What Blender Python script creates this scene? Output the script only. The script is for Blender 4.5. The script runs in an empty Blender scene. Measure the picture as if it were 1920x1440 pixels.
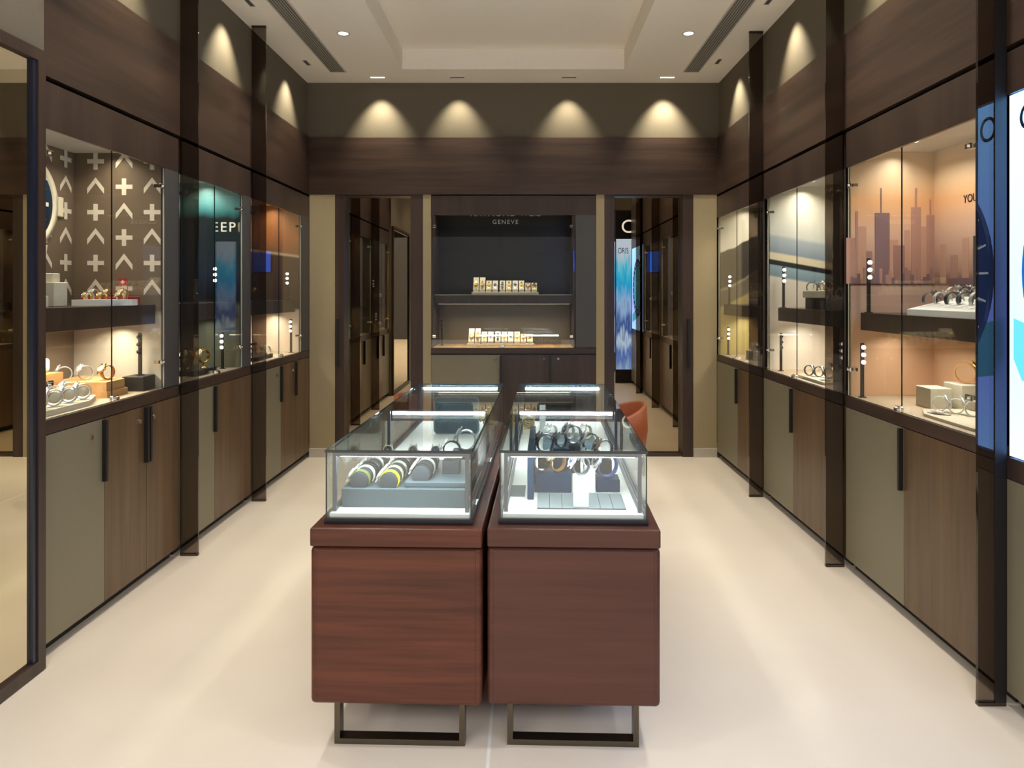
import bpy, bmesh, math, random
from mathutils import Matrix, Vector
random.seed(7)
S = bpy.context.scene
PI = math.pi
R = math.radians

# ------------------------------------------------------------------ camera, world, exposure
F = 1300.0                                   # focal length in pixels of a 1920 px wide frame
CAM_H = 1.45
cd = bpy.data.cameras.new('camera')
cd.sensor_width = 36.0
cd.lens = F / 1920 * 36
cd.shift_x = -25 / 1920
cd.shift_y = -172 / 1920
cd.clip_start = 0.02
cam = bpy.data.objects.new('camera', cd)
S.collection.objects.link(cam)
cam.location = (0, 0, CAM_H)
cam.rotation_euler = (PI / 2, 0, 0)
S.camera = cam

w = bpy.data.worlds.new('mall_air')
S.world = w
w.use_nodes = True
w.node_tree.nodes['Background'].inputs[0].default_value = (0.80, 0.86, 1.0, 1)
w.node_tree.nodes['Background'].inputs[1].default_value = 0.5

S.view_settings.view_transform = 'Standard'
S.view_settings.look = 'None'
S.view_settings.gamma = 1
S.view_settings.use_curve_mapping = False
S.view_settings.exposure = 0.0
try:
    S.cycles.max_bounces = 12
    S.cycles.transparent_max_bounces = 32
    S.cycles.glossy_bounces = 6
    S.cycles.caustics_reflective = False
    S.cycles.caustics_refractive = False
    S.cycles.sample_clamp_indirect = 4.0
    S.cycles.use_denoising = True
except Exception:
    pass

# unseen area light, added so bounce off the mall floor brightens the shop ceiling
md = bpy.data.lights.new('mall_fill', 'AREA')
md.shape = 'RECTANGLE'; md.size = 14.0; md.size_y = 8.0; md.energy = 2500.0; md.color = (1.0, 0.96, 0.90)
mo = bpy.data.objects.new('mall_fill', md); S.collection.objects.link(mo); mo.location = (0, -4.6, 6.0)

# light levels, all in one place
L_DOWN = 56.0        # general ceiling downlights
L_WASH = 60.0        # wall washers
L_CASE = 0.5         # cold bars in the glass counters
L_SHELF = 1.0        # warm strips in the wall cabinets
WARM = (1.0, 0.88, 0.70)
NEUTRAL = (1.0, 0.955, 0.89)
COLD = (0.80, 0.95, 1.0)

# ------------------------------------------------------------------ helpers
def lin(c):
    c = c / 255.0
    return c / 12.92 if c <= 0.04045 else ((c + 0.055) / 1.055) ** 2.4
def C(r, g, b):
    return (lin(r), lin(g), lin(b), 1.0)

col = S.collection
ABS = {}

class MB:
    """collects solids in one bmesh"""
    def __init__(self):
        self.bm = bmesh.new()
    def _mark(self, before, mi, smooth=False):
        for f in self.bm.faces:
            if f not in before:
                f.material_index = mi
                f.smooth = smooth
    def box(self, x0, x1, y0, y1, z0, z1, mi=0, bev=0.0, seg=2, M=None):
        if x0 > x1: x0, x1 = x1, x0
        before = set(self.bm.faces)
        vs = [self.bm.verts.new(p) for p in ((x0,y0,z0),(x1,y0,z0),(x1,y1,z0),(x0,y1,z0),(x0,y0,z1),(x1,y0,z1),(x1,y1,z1),(x0,y1,z1))]
        fs = [self.bm.faces.new([vs[i] for i in q]) for q in ((3,2,1,0),(4,5,6,7),(0,1,5,4),(1,2,6,5),(2,3,7,6),(3,0,4,7))]
        if M is not None:
            for v in vs: v.co = M @ v.co
        if bev > 0:
            es = list({e for f in fs for e in f.edges})
            bmesh.ops.bevel(self.bm, geom=es, offset=bev, segments=seg, profile=0.5, affect='EDGES')
        self._mark(before, mi, False)
        return self
    def lathe(self, prof, M=None, seg=20, mi=0, smooth=True):
        """prof: list of (r, h) revolved about local z, then placed by M"""
        before = set(self.bm.faces)
        rings = []
        for (r, h) in prof:
            if r < 1e-7:
                p = Vector((0, 0, h)); rings.append([self.bm.verts.new(M @ p if M else p)])
            else:
                ring = []
                for k in range(seg):
                    a = 2 * PI * k / seg
                    p = Vector((r * math.cos(a), r * math.sin(a), h))
                    ring.append(self.bm.verts.new(M @ p if M else p))
                rings.append(ring)
        for a, b in zip(rings[:-1], rings[1:]):
            if len(a) == 1 and len(b) == 1: continue
            for k in range(seg):
                k2 = (k + 1) % seg
                if len(a) == 1: self.bm.faces.new((a[0], b[k], b[k2]))
                elif len(b) == 1: self.bm.faces.new((a[k], b[0], a[k2]))
                else: self.bm.faces.new((a[k], b[k], b[k2], a[k2]))
        self._mark(before, mi, smooth)
        return self
    def cyl(self, p0, p1, r, seg=16, mi=0):
        p0, p1 = Vector(p0), Vector(p1)
        d = p1 - p0
        M = Matrix.Translation(p0) @ d.to_track_quat('Z', 'Y').to_matrix().to_4x4()
        L = d.length
        return self.lathe([(0, 0), (r, 0), (r, L), (0, L)], M, seg, mi, False)
    def prism(self, pts, axis, a, b, mi=0):
        """polygon pts (2d) extruded along axis from a to b"""
        before = set(self.bm.faces)
        def put(p, t):
            if axis == 'x': return (t, p[0], p[1])
            if axis == 'y': return (p[0], t, p[1])
            return (p[0], p[1], t)
        A = [self.bm.verts.new(put(p, a)) for p in pts]
        B = [self.bm.verts.new(put(p, b)) for p in pts]
        self.bm.faces.new(A); self.bm.faces.new(B[::-1])
        n = len(pts)
        for k in range(n):
            self.bm.faces.new((A[k], A[(k+1) % n], B[(k+1) % n], B[k]))
        self._mark(before, mi)
        return self
    def strip(self, path, w, t, mi=0, closed=False, wend=None):
        """band of width w (x) and thickness t running along path of (y, z, ny, nz, widthfactor)"""
        before = set(self.bm.faces)
        rows = []
        for (y, z, ny, nz, wf) in path:
            hw = w / 2 * wf
            rows.append([self.bm.verts.new(p) for p in (
                (-hw, y, z), (hw, y, z), (hw, y + ny * t, z + nz * t), (-hw, y + ny * t, z + nz * t))])
        n = len(rows)
        for k in range(n if closed else n - 1):
            a, b = rows[k], rows[(k + 1) % n]
            for i in range(4):
                j = (i + 1) % 4
                self.bm.faces.new((a[i], a[j], b[j], b[i]))
        if not closed:
            self.bm.faces.new(rows[0]); self.bm.faces.new(rows[-1][::-1])
        self._mark(before, mi, False)
        return self
    def build(self, name, mats, parent=None, local=False, origin=None):
        bm = self.bm
        bmesh.ops.recalc_face_normals(bm, faces=bm.faces)
        me = bpy.data.meshes.new(name)
        if parent is not None:
            PW = ABS[parent.name]
            if not local: bm.transform(PW.inverted())
            bm.to_mesh(me)
            o = bpy.data.objects.new(name, me)
            col.objects.link(o)
            o.parent = parent
            ABS[o.name] = PW.copy()
        else:
            if origin is None:
                xs = [v.co.x for v in bm.verts]; ys = [v.co.y for v in bm.verts]; zs = [v.co.z for v in bm.verts]
                origin = Vector(((min(xs)+max(xs))/2, (min(ys)+max(ys))/2, min(zs)))
            origin = Vector(origin)
            bm.transform(Matrix.Translation(-origin))
            bm.to_mesh(me)
            o = bpy.data.objects.new(name, me)
            col.objects.link(o)
            o.location = origin
            ABS[o.name] = Matrix.Translation(origin)
        if not isinstance(mats, (list, tuple)): mats = [mats]
        for m in mats: me.materials.append(m)
        bm.free()
        return o

def tag(o, label=None, cat=None, group=None, kind=None):
    if label: o['label'] = label
    if cat: o['category'] = cat
    if group: o['group'] = group
    if kind: o['kind'] = kind
    return o
def empty(name, loc, label=None, cat=None, group=None, rz=0.0):
    o = bpy.data.objects.new(name, None)
    o.empty_display_size = 0.05
    col.objects.link(o)
    o.location = loc
    o.rotation_euler = (0, 0, rz)
    ABS[o.name] = Matrix.Translation(Vector(loc)) @ Matrix.Rotation(rz, 4, 'Z')
    return tag(o, label, cat, group)
def structure(name, mb, m, label=None):
    return tag(mb.build(name, m), label, None, None, 'structure')
def kids(o):
    return list(o.children)
def copy_tree(o, parent=None):
    c = o.copy(); col.objects.link(c); c.parent = parent
    for ch in kids(o): copy_tree(ch, c)
    return c
def lamp(kind, name, loc, energy, color, parent=None, rot=(0,0,0), **kw):
    d = bpy.data.lights.new(name, kind)
    d.energy = energy; d.color = color
    for k, v in kw.items(): setattr(d, k, v)
    o = bpy.data.objects.new(name, d)
    col.objects.link(o)
    if parent is not None:
        o.parent = parent
        o.location = ABS[parent.name].inverted() @ Vector(loc)
        o.rotation_euler = rot
    else:
        o.location = loc; o.rotation_euler = rot
    return o
def text_part(s, size, parent, m, pos, right, up, name='lettering', depth=0.001, align='LEFT', stretch=1.0, flip=False, space=1.0):
    cu = bpy.data.curves.new('letters', 'FONT')
    cu.body = s; cu.size = size; cu.extrude = depth; cu.align_x = align; cu.space_character = space
    t = bpy.data.objects.new('letters', cu)
    col.objects.link(t)
    dg = bpy.context.evaluated_depsgraph_get()
    me = bpy.data.meshes.new_from_object(t.evaluated_get(dg))
    bpy.data.objects.remove(t); bpy.data.curves.remove(cu)
    r_, u_ = Vector(right).normalized(), Vector(up).normalized()
    n_ = r_.cross(u_)
    M = Matrix(((r_.x*stretch, u_.x, n_.x, pos[0]), (r_.y*stretch, u_.y, n_.y, pos[1]), (r_.z*stretch, u_.z, n_.z, pos[2]), (0,0,0,1)))
    PW = ABS[parent.name]
    me.transform(PW.inverted() @ M)
    me.materials.clear(); me.materials.append(m)
    o = bpy.data.objects.new(name, me); col.objects.link(o); o.parent = parent
    ABS[o.name] = PW.copy()
    return o

# ------------------------------------------------------------------ materials
def new_mat(name):
    m = bpy.data.materials.new(name); m.use_nodes = True
    nt = m.node_tree
    return m, nt, nt.nodes['Principled BSDF'], nt.nodes['Material Output']
def plain(name, c, rough=0.5, metal=0.0, spec=0.5, coat=0.0, noise=0.04, scale=30):
    m, nt, b, out = new_mat(name)
    b.inputs['Roughness'].default_value = rough
    b.inputs['Metallic'].default_value = metal
    b.inputs['Specular IOR Level'].default_value = spec
    b.inputs['Coat Weight'].default_value = coat
    if noise > 0:
        tc = nt.nodes.new('ShaderNodeTexCoord'); n = nt.nodes.new('ShaderNodeTexNoise')
        n.inputs['Scale'].default_value = scale; n.inputs['Detail'].default_value = 3
        nt.links.new(tc.outputs['Object'], n.inputs['Vector'])
        r = nt.nodes.new('ShaderNodeValToRGB')
        r.color_ramp.elements[0].position = 0.3; r.color_ramp.elements[1].position = 0.7
        r.color_ramp.elements[0].color = tuple(v * (1 - noise) for v in c[:3]) + (1,)
        r.color_ramp.elements[1].color = tuple(min(1, v * (1 + noise)) for v in c[:3]) + (1,)
        nt.links.new(n.outputs['Fac'], r.inputs['Fac'])
        nt.links.new(r.outputs['Color'], b.inputs['Base Color'])
    else:
        b.inputs['Base Color'].default_value = c
    return m
def wood(name, dark, light, axis='z', rough=0.35, coat=0.15, band=1.0, spec=0.45):
    m, nt, b, out = new_mat(name)
    tc = nt.nodes.new('ShaderNodeTexCoord'); mp = nt.nodes.new('ShaderNodeMapping')
    fine = {'x': (0.7, 14, 14), 'y': (14, 0.7, 14), 'z': (14, 14, 0.7)}[axis]
    mp.inputs['Scale'].default_value = fine
    nt.links.new(tc.outputs['Object'], mp.inputs['Vector'])
    n = nt.nodes.new('ShaderNodeTexNoise'); n.inputs['Scale'].default_value = 1.0; n.inputs['Detail'].default_value = 5; n.inputs['Roughness'].default_value = 0.6
    nt.links.new(mp.outputs['Vector'], n.inputs['Vector'])
    mp2 = nt.nodes.new('ShaderNodeMapping')
    mp2.inputs['Scale'].default_value = tuple(v * 5 for v in fine)
    nt.links.new(tc.outputs['Object'], mp2.inputs['Vector'])
    n2 = nt.nodes.new('ShaderNodeTexNoise'); n2.inputs['Scale'].default_value = 1.0; n2.inputs['Detail'].default_value = 3
    nt.links.new(mp2.outputs['Vector'], n2.inputs['Vector'])
    mix = nt.nodes.new('ShaderNodeMath'); mix.operation = 'MULTIPLY_ADD'
    nt.links.new(n2.outputs['Fac'], mix.inputs[0]); mix.inputs[1].default_value = 0.35
    nt.links.new(n.outputs['Fac'], mix.inputs[2])
    r = nt.nodes.new('ShaderNodeValToRGB')
    r.color_ramp.elements[0].position = 0.67 - 0.22 * band; r.color_ramp.elements[1].position = 0.67 + 0.22 * band
    r.color_ramp.elements[0].color = dark; r.color_ramp.elements[1].color = light
    nt.links.new(mix.outputs[0], r.inputs['Fac'])
    nt.links.new(r.outputs['Color'], b.inputs['Base Color'])
    b.inputs['Roughness'].default_value = rough
    b.inputs['Coat Weight'].default_value = coat; b.inputs['Coat Roughness'].default_value = 0.2
    b.inputs['Specular IOR Level'].default_value = spec
    return m
def emit(name, c, strength):
    m, nt, b, out = new_mat(name)
    nt.nodes.remove(b)
    e = nt.nodes.new('ShaderNodeEmission'); e.inputs[0].default_value = c; e.inputs[1].default_value = strength
    nt.links.new(e.outputs[0], out.inputs['Surface'])
    return m
def glass(name, tint=(1, 1, 1, 1), r0=0.04, rough=0.0, boost=1.0, spec_tint=(1,1,1,1)):
    """thin clear pane: tinted transmission plus Schlick reflection, the same from either face"""
    m, nt, b, out = new_mat(name)
    nt.nodes.remove(b)
    N = nt.nodes.new; L = nt.links.new
    g = N('ShaderNodeNewGeometry')
    dot = N('ShaderNodeVectorMath'); dot.operation = 'DOT_PRODUCT'
    L(g.outputs['Normal'], dot.inputs[0]); L(g.outputs['Incoming'], dot.inputs[1])
    ab = N('ShaderNodeMath'); ab.operation = 'ABSOLUTE'; L(dot.outputs['Value'], ab.inputs[0])
    om = N('ShaderNodeMath'); om.operation = 'SUBTRACT'; om.inputs[0].default_value = 1; L(ab.outputs[0], om.inputs[1])
    pw = N('ShaderNodeMath'); pw.operation = 'POWER'; L(om.outputs[0], pw.inputs[0]); pw.inputs[1].default_value = 5
    ma = N('ShaderNodeMath'); ma.operation = 'MULTIPLY_ADD'; L(pw.outputs[0], ma.inputs[0]); ma.inputs[1].default_value = (1 - r0) * boost; ma.inputs[2].default_value = r0
    tr = N('ShaderNodeBsdfTransparent'); tr.inputs[0].default_value = tint
    gl = N('ShaderNodeBsdfGlossy'); gl.inputs['Roughness'].default_value = rough; gl.inputs['Color'].default_value = spec_tint
    mx = N('ShaderNodeMixShader')
    L(ma.outputs[0], mx.inputs[0]); L(tr.outputs[0], mx.inputs[1]); L(gl.outputs[0], mx.inputs[2])
    L(mx.outputs[0], out.inputs['Surface'])
    return m
def ramp(name, stops, axis=2, rough=0.5, wob=0.0, wscale=3, spec=0.3, diag=0.0, interp='LINEAR'):
    """printed panel: colours up its height (or along another axis of the panel)"""
    m, nt, b, out = new_mat(name)
    tc = nt.nodes.new('ShaderNodeTexCoord'); sp = nt.nodes.new('ShaderNodeSeparateXYZ')
    nt.links.new(tc.outputs['Generated'], sp.inputs[0])
    src = sp.outputs[axis]
    if diag:
        ma = nt.nodes.new('ShaderNodeMath'); ma.operation = 'MULTIPLY_ADD'
        nt.links.new(sp.outputs[0], ma.inputs[0]); ma.inputs[1].default_value = diag; nt.links.new(src, ma.inputs[2]); src = ma.outputs[0]
    if wob:
        n = nt.nodes.new('ShaderNodeTexNoise'); n.inputs['Scale'].default_value = wscale; n.inputs['Detail'].default_value = 4
        nt.links.new(tc.outputs['Generated'], n.inputs['Vector'])
        sb = nt.nodes.new('ShaderNodeMath'); sb.operation = 'SUBTRACT'; nt.links.new(n.outputs['Fac'], sb.inputs[0]); sb.inputs[1].default_value = 0.5
        mm = nt.nodes.new('ShaderNodeMath'); mm.operation = 'MULTIPLY_ADD'; nt.links.new(sb.outputs[0], mm.inputs[0]); mm.inputs[1].default_value = wob; nt.links.new(src, mm.inputs[2]); src = mm.outputs[0]
    r = nt.nodes.new('ShaderNodeValToRGB'); cr = r.color_ramp; cr.interpolation = interp
    while len(cr.elements) < len(stops): cr.elements.new(0.5)
    for e, (p, c) in zip(cr.elements, stops):
        e.position = p; e.color = C(*c)
    nt.links.new(src, r.inputs['Fac']); nt.links.new(r.outputs['Color'], b.inputs['Base Color'])
    b.inputs['Roughness'].default_value = rough; b.inputs['Specular IOR Level'].default_value = spec
    return m

M = {}
# setting
def floor_mat():
    m, nt, b, out = new_mat('polished_tile')
    N = nt.nodes.new; L = nt.links.new
    tc = N('ShaderNodeTexCoord')
    n = N('ShaderNodeTexNoise'); n.inputs['Scale'].default_value = 1.6; n.inputs['Detail'].default_value = 6
    L(tc.outputs['Object'], n.inputs['Vector'])
    r = N('ShaderNodeValToRGB'); r.color_ramp.elements[0].position = 0.3; r.color_ramp.elements[1].position = 0.75
    r.color_ramp.elements[0].color = C(220, 207, 190); r.color_ramp.elements[1].color = C(228, 217, 201)
    L(n.outputs['Fac'], r.inputs['Fac']); L(r.outputs['Color'], b.inputs['Base Color'])
    b.inputs['Roughness'].default_value = 0.28; b.inputs['Specular IOR Level'].default_value = 0.35
    return m
M['floor'] = floor_mat()
M['grout'] = plain('white_inlay', C(240, 236, 228), 0.4)
M['ceiling'] = plain('ceiling_paint', C(244, 236, 222), 0.9, noise=0.01, spec=0.1)
M['greige'] = plain('greige_paint', C(105, 97, 83), 0.75, noise=0.02, spec=0.2)
M['pilaster'] = plain('taupe_panel', C(162, 147, 116), 0.6, noise=0.02, spec=0.3)
M['base'] = plain('baseboard_paint', C(190, 182, 168), 0.5)
M['woodH'] = wood('walnut_along_depth', C(46, 34, 28), C(74, 55, 44), 'y', 0.42, 0.1)
M['woodX'] = wood('walnut_along_width', C(46, 34, 28), C(74, 55, 44), 'x', 0.42, 0.1)
M['woodV'] = wood('walnut_upright', C(80, 61, 43), C(109, 85, 60), 'z', 0.38, 0.12)
M['woodD'] = wood('dark_walnut_upright', C(50, 38, 32), C(68, 52, 43), 'z', 0.42, 0.1)
M['mahogany'] = wood('mahogany_grain_across', C(58, 28, 19), C(100, 54, 37), 'x', 0.34, 0.08, 1.0, 0.25)
M['mahogany2'] = wood('mahogany_plain', C(68, 39, 31), C(88, 53, 43), 'x', 0.36, 0.08, 1.2, 0.25)
M['gdoor'] = plain('grey_lacquer', C(126, 119, 98), 0.45, noise=0.01)
M['gpan'] = plain('charcoal_panel', C(74, 72, 71), 0.5, noise=0.01)
M['black'] = plain('black_metal', C(26, 23, 22), 0.45, noise=0)
M['plinth'] = plain('black_plinth', C(24, 22, 30), 0.35, noise=0)
M['bronze'] = plain('bronze_metal', C(92, 84, 72), 0.3, 0.9, noise=0.03)
M['post'] = plain('gunmetal_post', C(92, 96, 110), 0.4, 0.6, noise=0)
M['chrome'] = plain('chrome', C(225, 222, 215), 0.12, 1.0, noise=0)
M['steel'] = plain('brushed_steel', C(226, 224, 218), 0.3, 0.6, noise=0.05, scale=200)
M['gold'] = plain('gold_metal', C(222, 182, 96), 0.25, 1.0, noise=0)
M['clear'] = glass('clear_glass', (0.97, 0.985, 0.975, 1), 0.035)
M['vitrine'] = glass('greenish_clear_glass', (0.93, 0.965, 0.955, 1), 0.04)
M['gedge'] = plain('glass_edge', C(16, 36, 42), 0.1, noise=0)
M['cedge'] = plain('pale_glass_edge', C(196, 196, 178), 0.2, noise=0)
M['smoke'] = glass('smoked_bronze_glass', (0.44, 0.39, 0.35, 1), 0.06)
M['mirror'] = plain('clear_mirror', (0.78, 0.72, 0.56, 1), 0.0, 1.0, noise=0)
M['bmirror'] = plain('bronze_mirror', (0.45, 0.37, 0.26, 1), 0.0, 1.0, noise=0)
M['cream'] = plain('cream_leatherette', C(232, 222, 196), 0.5, noise=0.03)
M['white'] = plain('white_board', C(236, 236, 232), 0.45, noise=0.01)
M['sand'] = plain('sand_board', C(186, 178, 156), 0.55, noise=0.03)
M['oak'] = wood('pale_oak', C(160, 118, 72), C(196, 156, 104), 'y', 0.5, 0)
M['deck'] = plain('taupe_deck', C(168, 150, 124), 0.5, noise=0.02)
M['greyfab'] = plain('grey_velvet', C(50, 56, 63), 0.8, noise=0.05, scale=300)
M['greyboard'] = plain('grey_board', C(74, 90, 98), 0.6, noise=0.02)
M['navy'] = plain('navy_board', C(16, 50, 78), 0.6, spec=0.15, noise=0.03)
M['tile'] = plain('light_grey_tile', C(132, 141, 145), 0.5, noise=0.02)
M['orange'] = plain('orange_leather', C(146, 74, 40), 0.5, noise=0.06, scale=60)
M['red'] = plain('red_card', C(170, 40, 36), 0.5, noise=0)
M['blueboard'] = plain('blue_card', C(70, 110, 176), 0.5, noise=0)
M['greyvent'] = plain('grey_louvre', C(150, 145, 136), 0.6, noise=0)
M['ventdark'] = plain('vent_recess', C(74, 70, 64), 0.8, noise=0)
M['whitepaint'] = plain('white_metal', C(222, 216, 206), 0.5, noise=0)
M['symbol'] = plain('pale_print', C(226, 216, 196), 0.6, noise=0)
M['letterW'] = plain('white_letter', C(240, 236, 224), 0.5, noise=0)
M['letterK'] = plain('dark_letter', C(20, 24, 34), 0.5, noise=0)
M['ledw'] = emit('warm_strip', (1.0, 0.88, 0.68, 1), 5.0)
M['ledc'] = emit('cold_bar', (0.86, 0.97, 1.0, 1), 46.0)
M['ledp'] = emit('led_point', (1.0, 0.90, 0.82, 1), 9.0)
M['downlens'] = emit('downlight_lens', (1.0, 0.94, 0.84, 1), 4.0)

# ------------------------------------------------------------------ room shell
ZC = 3.30            # ceiling
XL, XR, YB = -1.90, 1.685, 6.10
mb = MB(); mb.box(-9, 9, -12, 7.0, -0.1, 0)
structure('floor', mb, M['floor'], 'pale beige polished tile floor of the shop')
mb = MB(); mb.box(-0.121, -0.110, 0.3, 6.1, 0.0, 0.0008)
structure('trim_1', mb, M['grout'], 'thin white inlay line in the floor between the two counters')

# ceiling with a shallow tray in the middle
cx0, cx1, cy0, cy1 = -1.02, 0.82, 0.6, 5.75
mb = MB()
mb.box(-2.6, cx0, -0.2, 6.8, ZC, ZC + 0.35); mb.box(cx1, 2.4, -0.2, 6.8, ZC, ZC + 0.35)
mb.box(cx0, cx1, cy1, 6.8, ZC, ZC + 0.35); mb.box(cx0, cx1, -0.2, cy0, ZC, ZC + 0.35)
mb.box(cx0, cx1, cy0, cy1, ZC + 0.17, ZC + 0.35)
structure('ceiling', mb, M['ceiling'], 'off white ceiling with a shallow recessed tray')

ZB = 2.81            # top of the wood band
ZG = 2.31            # foot of the wood band
# left: painted strip above the wood, backing behind the cabinets, painted pier at the front
mb = MB()
mb.box(-2.60, -2.45, 1.0, 6.8, 0, ZC); mb.box(-2.45, XL - 0.025, 2.70, 6.12, ZB, ZC)
mb.box(-2.45, -1.875, 1.0, 2.70, 0, ZC)
structure('wall_left', mb, M['greige'], 'left wall painted greige above the walnut band')
mb = MB(); mb.box(-2.45, XL, 2.70, 6.12, ZG, ZB)
structure('trim_2', mb, M['woodH'], 'walnut band above the left cabinets')
mb = MB()
mb.box(2.20, 2.35, 1.34, 6.8, 0, ZC); mb.box(XR + 0.025, 2.20, 1.34, 6.12, ZB, ZC)
structure('wall_right', mb, M['greige'], 'right wall painted greige above the walnut band')
mb = MB(); mb.box(XR, 2.20, 1.34, 6.12, ZG, ZB)
structure('trim_3', mb, M['woodH'], 'walnut band above the right cabinets')
# back
mb = MB()
mb.box(-2.6, 2.4, 6.66, 6.8, 0, ZC); mb.box(-2.0, 1.8, 6.125, 6.66, ZB, ZC)
structure('wall_back', mb, M['greige'], 'back wall painted greige above the walnut band')
mb = MB(); mb.box(XL, XR, YB - 0.005, 6.66, ZG, ZB)
structure('trim_4', mb, M['woodX'], 'walnut band across the back wall')
for i, (a, b) in enumerate(((-1.90, -1.675), (-0.90, -0.831), (0.624, 0.695), (1.478, 1.685))):
    mb = MB(); mb.box(a, b, YB, 6.66, 0, ZG)
    structure('trim_%d' % (5 + i), mb, M['pilaster'], 'taupe pilaster in the back wall')
for i, (a, b) in enumerate(((-1.90, -1.675), (1.478, 1.685))):
    mb = MB(); mb.box(a, b, YB - 0.012, YB, 0, 0.08)
    structure('baseboard_%s' % ('back_left', 'back_right')[i], mb, M['base'], 'low pale baseboard under a taupe pilaster')

# mirrored doors in the back wall
def mirror_door(n, x0, xa, xb, x1, hx, label):
    t = empty('door_%d' % n, ((x0 + x1) / 2, YB, 0), label)
    t['kind'] = 'structure'
    mb = MB()
    mb.box(x0, xa, YB, YB + 0.12, 0, ZG); mb.box(xb, x1, YB, YB + 0.12, 0, ZG)
    mb.box(xa, xb, YB + 0.02, YB + 0.12, 0, 0.015); mb.box(xa, xb, YB + 0.02, YB + 0.12, ZG - 0.01, ZG)
    mb.build('door_frame', M['woodD'], t)
    mb = MB(); mb.box(xa, xb, YB + 0.09, YB + 0.10, 0.015, ZG - 0.01)
    mb.build('mirror_pane', M['bmirror'], t)
    mb = MB(); mb.box(hx - 0.012, hx + 0.012, YB - 0.022, YB, 0.80, 1.22, bev=0.004)
    mb.build('handle', M['black'], t)
mirror_door(1, -1.675, -1.595, -1.009, -0.90, -1.655, 'bronze mirrored door left of the back display cabinet')
mirror_door(2, 0.695, 0.784, 1.384, 1.478, 1.435, 'bronze mirrored door right of the back display cabinet')

# ------------------------------------------------------------------ ceiling fittings
def diffuser(x, label):
    t = empty('air_diffuser', (x, 3.4, ZC), label, 'air vent', 'linear air diffusers in the ceiling')
    mb = MB()
    mb.box(x - 0.07, x - 0.062, 0.8, 5.82, ZC - 0.006, ZC + 0.0); mb.box(x + 0.062, x + 0.07, 0.8, 5.82, ZC - 0.006, ZC)
    mb.box(x - 0.062, x + 0.062, 5.812, 5.82, ZC - 0.006, ZC); mb.box(x - 0.062, x + 0.062, 0.8, 0.808, ZC - 0.006, ZC)
    mb.build('frame', M['whitepaint'], t)
    mb = MB(); mb.box(x - 0.062, x + 0.062, 0.808, 5.812, ZC - 0.002, ZC - 0.0005)
    mb.build('recess', M['ventdark'], t)
    mb = MB()
    for k in range(7):
        xx = x - 0.054 + k * 0.018
        mb.box(xx - 0.005, xx + 0.005, 0.808, 5.812, ZC - 0.005, ZC - 0.002)
    mb.build('louvre', M['greyvent'], t)
diffuser(-1.57, 'long grey slotted air diffuser in the ceiling along the left wall')
diffuser(1.39, 'long grey slotted air diffuser in the ceiling along the right wall')

def downlight(x, y, label, on=True, energy=L_DOWN, size=112, tilt=(0, 0), blend=0.7, color=NEUTRAL, soft=0.05, group='recessed downlights'):
    t = empty('recessed_downlight', (x, y, ZC), label, 'ceiling light', group)
    mb = MB()
    mb.lathe([(0.034, 0), (0.046, 0), (0.046, -0.005), (0.038, -0.006), (0.034, -0.003), (0.034, 0)], Matrix.Translation((x, y, ZC)), 24)
    mb.build('trim_ring', M['whitepaint'], t)
    mb = MB(); mb.lathe([(0, -0.002), (0.033, -0.002), (0.033, -0.0005), (0, -0.0005)], Matrix.Translation((x, y, ZC)), 20)
    mb.build('lens', M['downlens'] if on else M['ventdark'], t)
    if energy:
        lamp('SPOT', 'downlight_beam', (x, y, ZC - 0.02), energy, color, t, (tilt[0], tilt[1], 0), spot_size=R(size), spot_blend=blend, shadow_soft_size=soft)
rows = ((4.95, 'farthest'), (3.75, 'second from the back'), (2.55, 'third from the back'), (1.35, 'nearest'))
for y, wd in rows:
    downlight(-1.30, y, 'round white downlight in the left ceiling strip, %s of its row' % wd)
    downlight(1.165, y, 'round white downlight in the right ceiling strip, %s of its row' % wd)
# wall washers: narrow beams close to the walls
def washer(x, y, label, axis, k=1.0, on=False):
    tilt = (R(14), 0, 0) if axis == 'x' else (0, R(14) if x < 0 else -R(14), 0)
    t = empty('wall_washer', (x, y, ZC), label, 'ceiling light', 'wall washer spotlights')
    a, b = (0.066, 0.02) if axis == 'x' else (0.02, 0.066)
    mb = MB()
    mb.box(x - a, x + a, y - b, y - b + 0.005, ZC - 0.005, ZC); mb.box(x - a, x + a, y + b - 0.005, y + b, ZC - 0.005, ZC)
    mb.box(x - a, x - a + 0.005, y - b + 0.005, y + b - 0.005, ZC - 0.005, ZC); mb.box(x + a - 0.005, x + a, y - b + 0.005, y + b - 0.005, ZC - 0.005, ZC)
    mb.build('trim_ring', M['whitepaint'], t)
    mb = MB(); mb.box(x - a + 0.005, x + a - 0.005, y - b + 0.005, y + b - 0.005, ZC - 0.002, ZC - 0.0005)
    mb.build('lens', M['downlens'] if on else M['ventdark'], t)
    lamp('SPOT', 'washer_beam', (x, y, ZC - 0.012), L_WASH * k, (1.0, 0.90, 0.68), t, tilt, spot_size=R(74), spot_blend=0.9, shadow_soft_size=0.015)
for x, wd, k in ((-1.27, 'leftmost', 1.0), (-0.587, 'second from left', 0.7), (0.375, 'third from left', 0.7), (1.22, 'rightmost', 1.3)):
    washer(x, YB + 0.025 - 0.165, 'small ceiling spotlight washing the back wall, %s of four' % wd, 'x', k, k >= 1.0)
for y, wd in ((5.58, 'farthest'), (4.42, 'middle'), (3.25, 'nearest')):
    washer(XL - 0.025 + 0.165, y, 'small ceiling spotlight washing the left wall, %s of three' % wd, 'y', 1.0)
    washer(XR + 0.025 - 0.165, y - 0.03, 'small ceiling spotlight washing the right wall, %s of three' % wd, 'y', 1.0)

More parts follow.
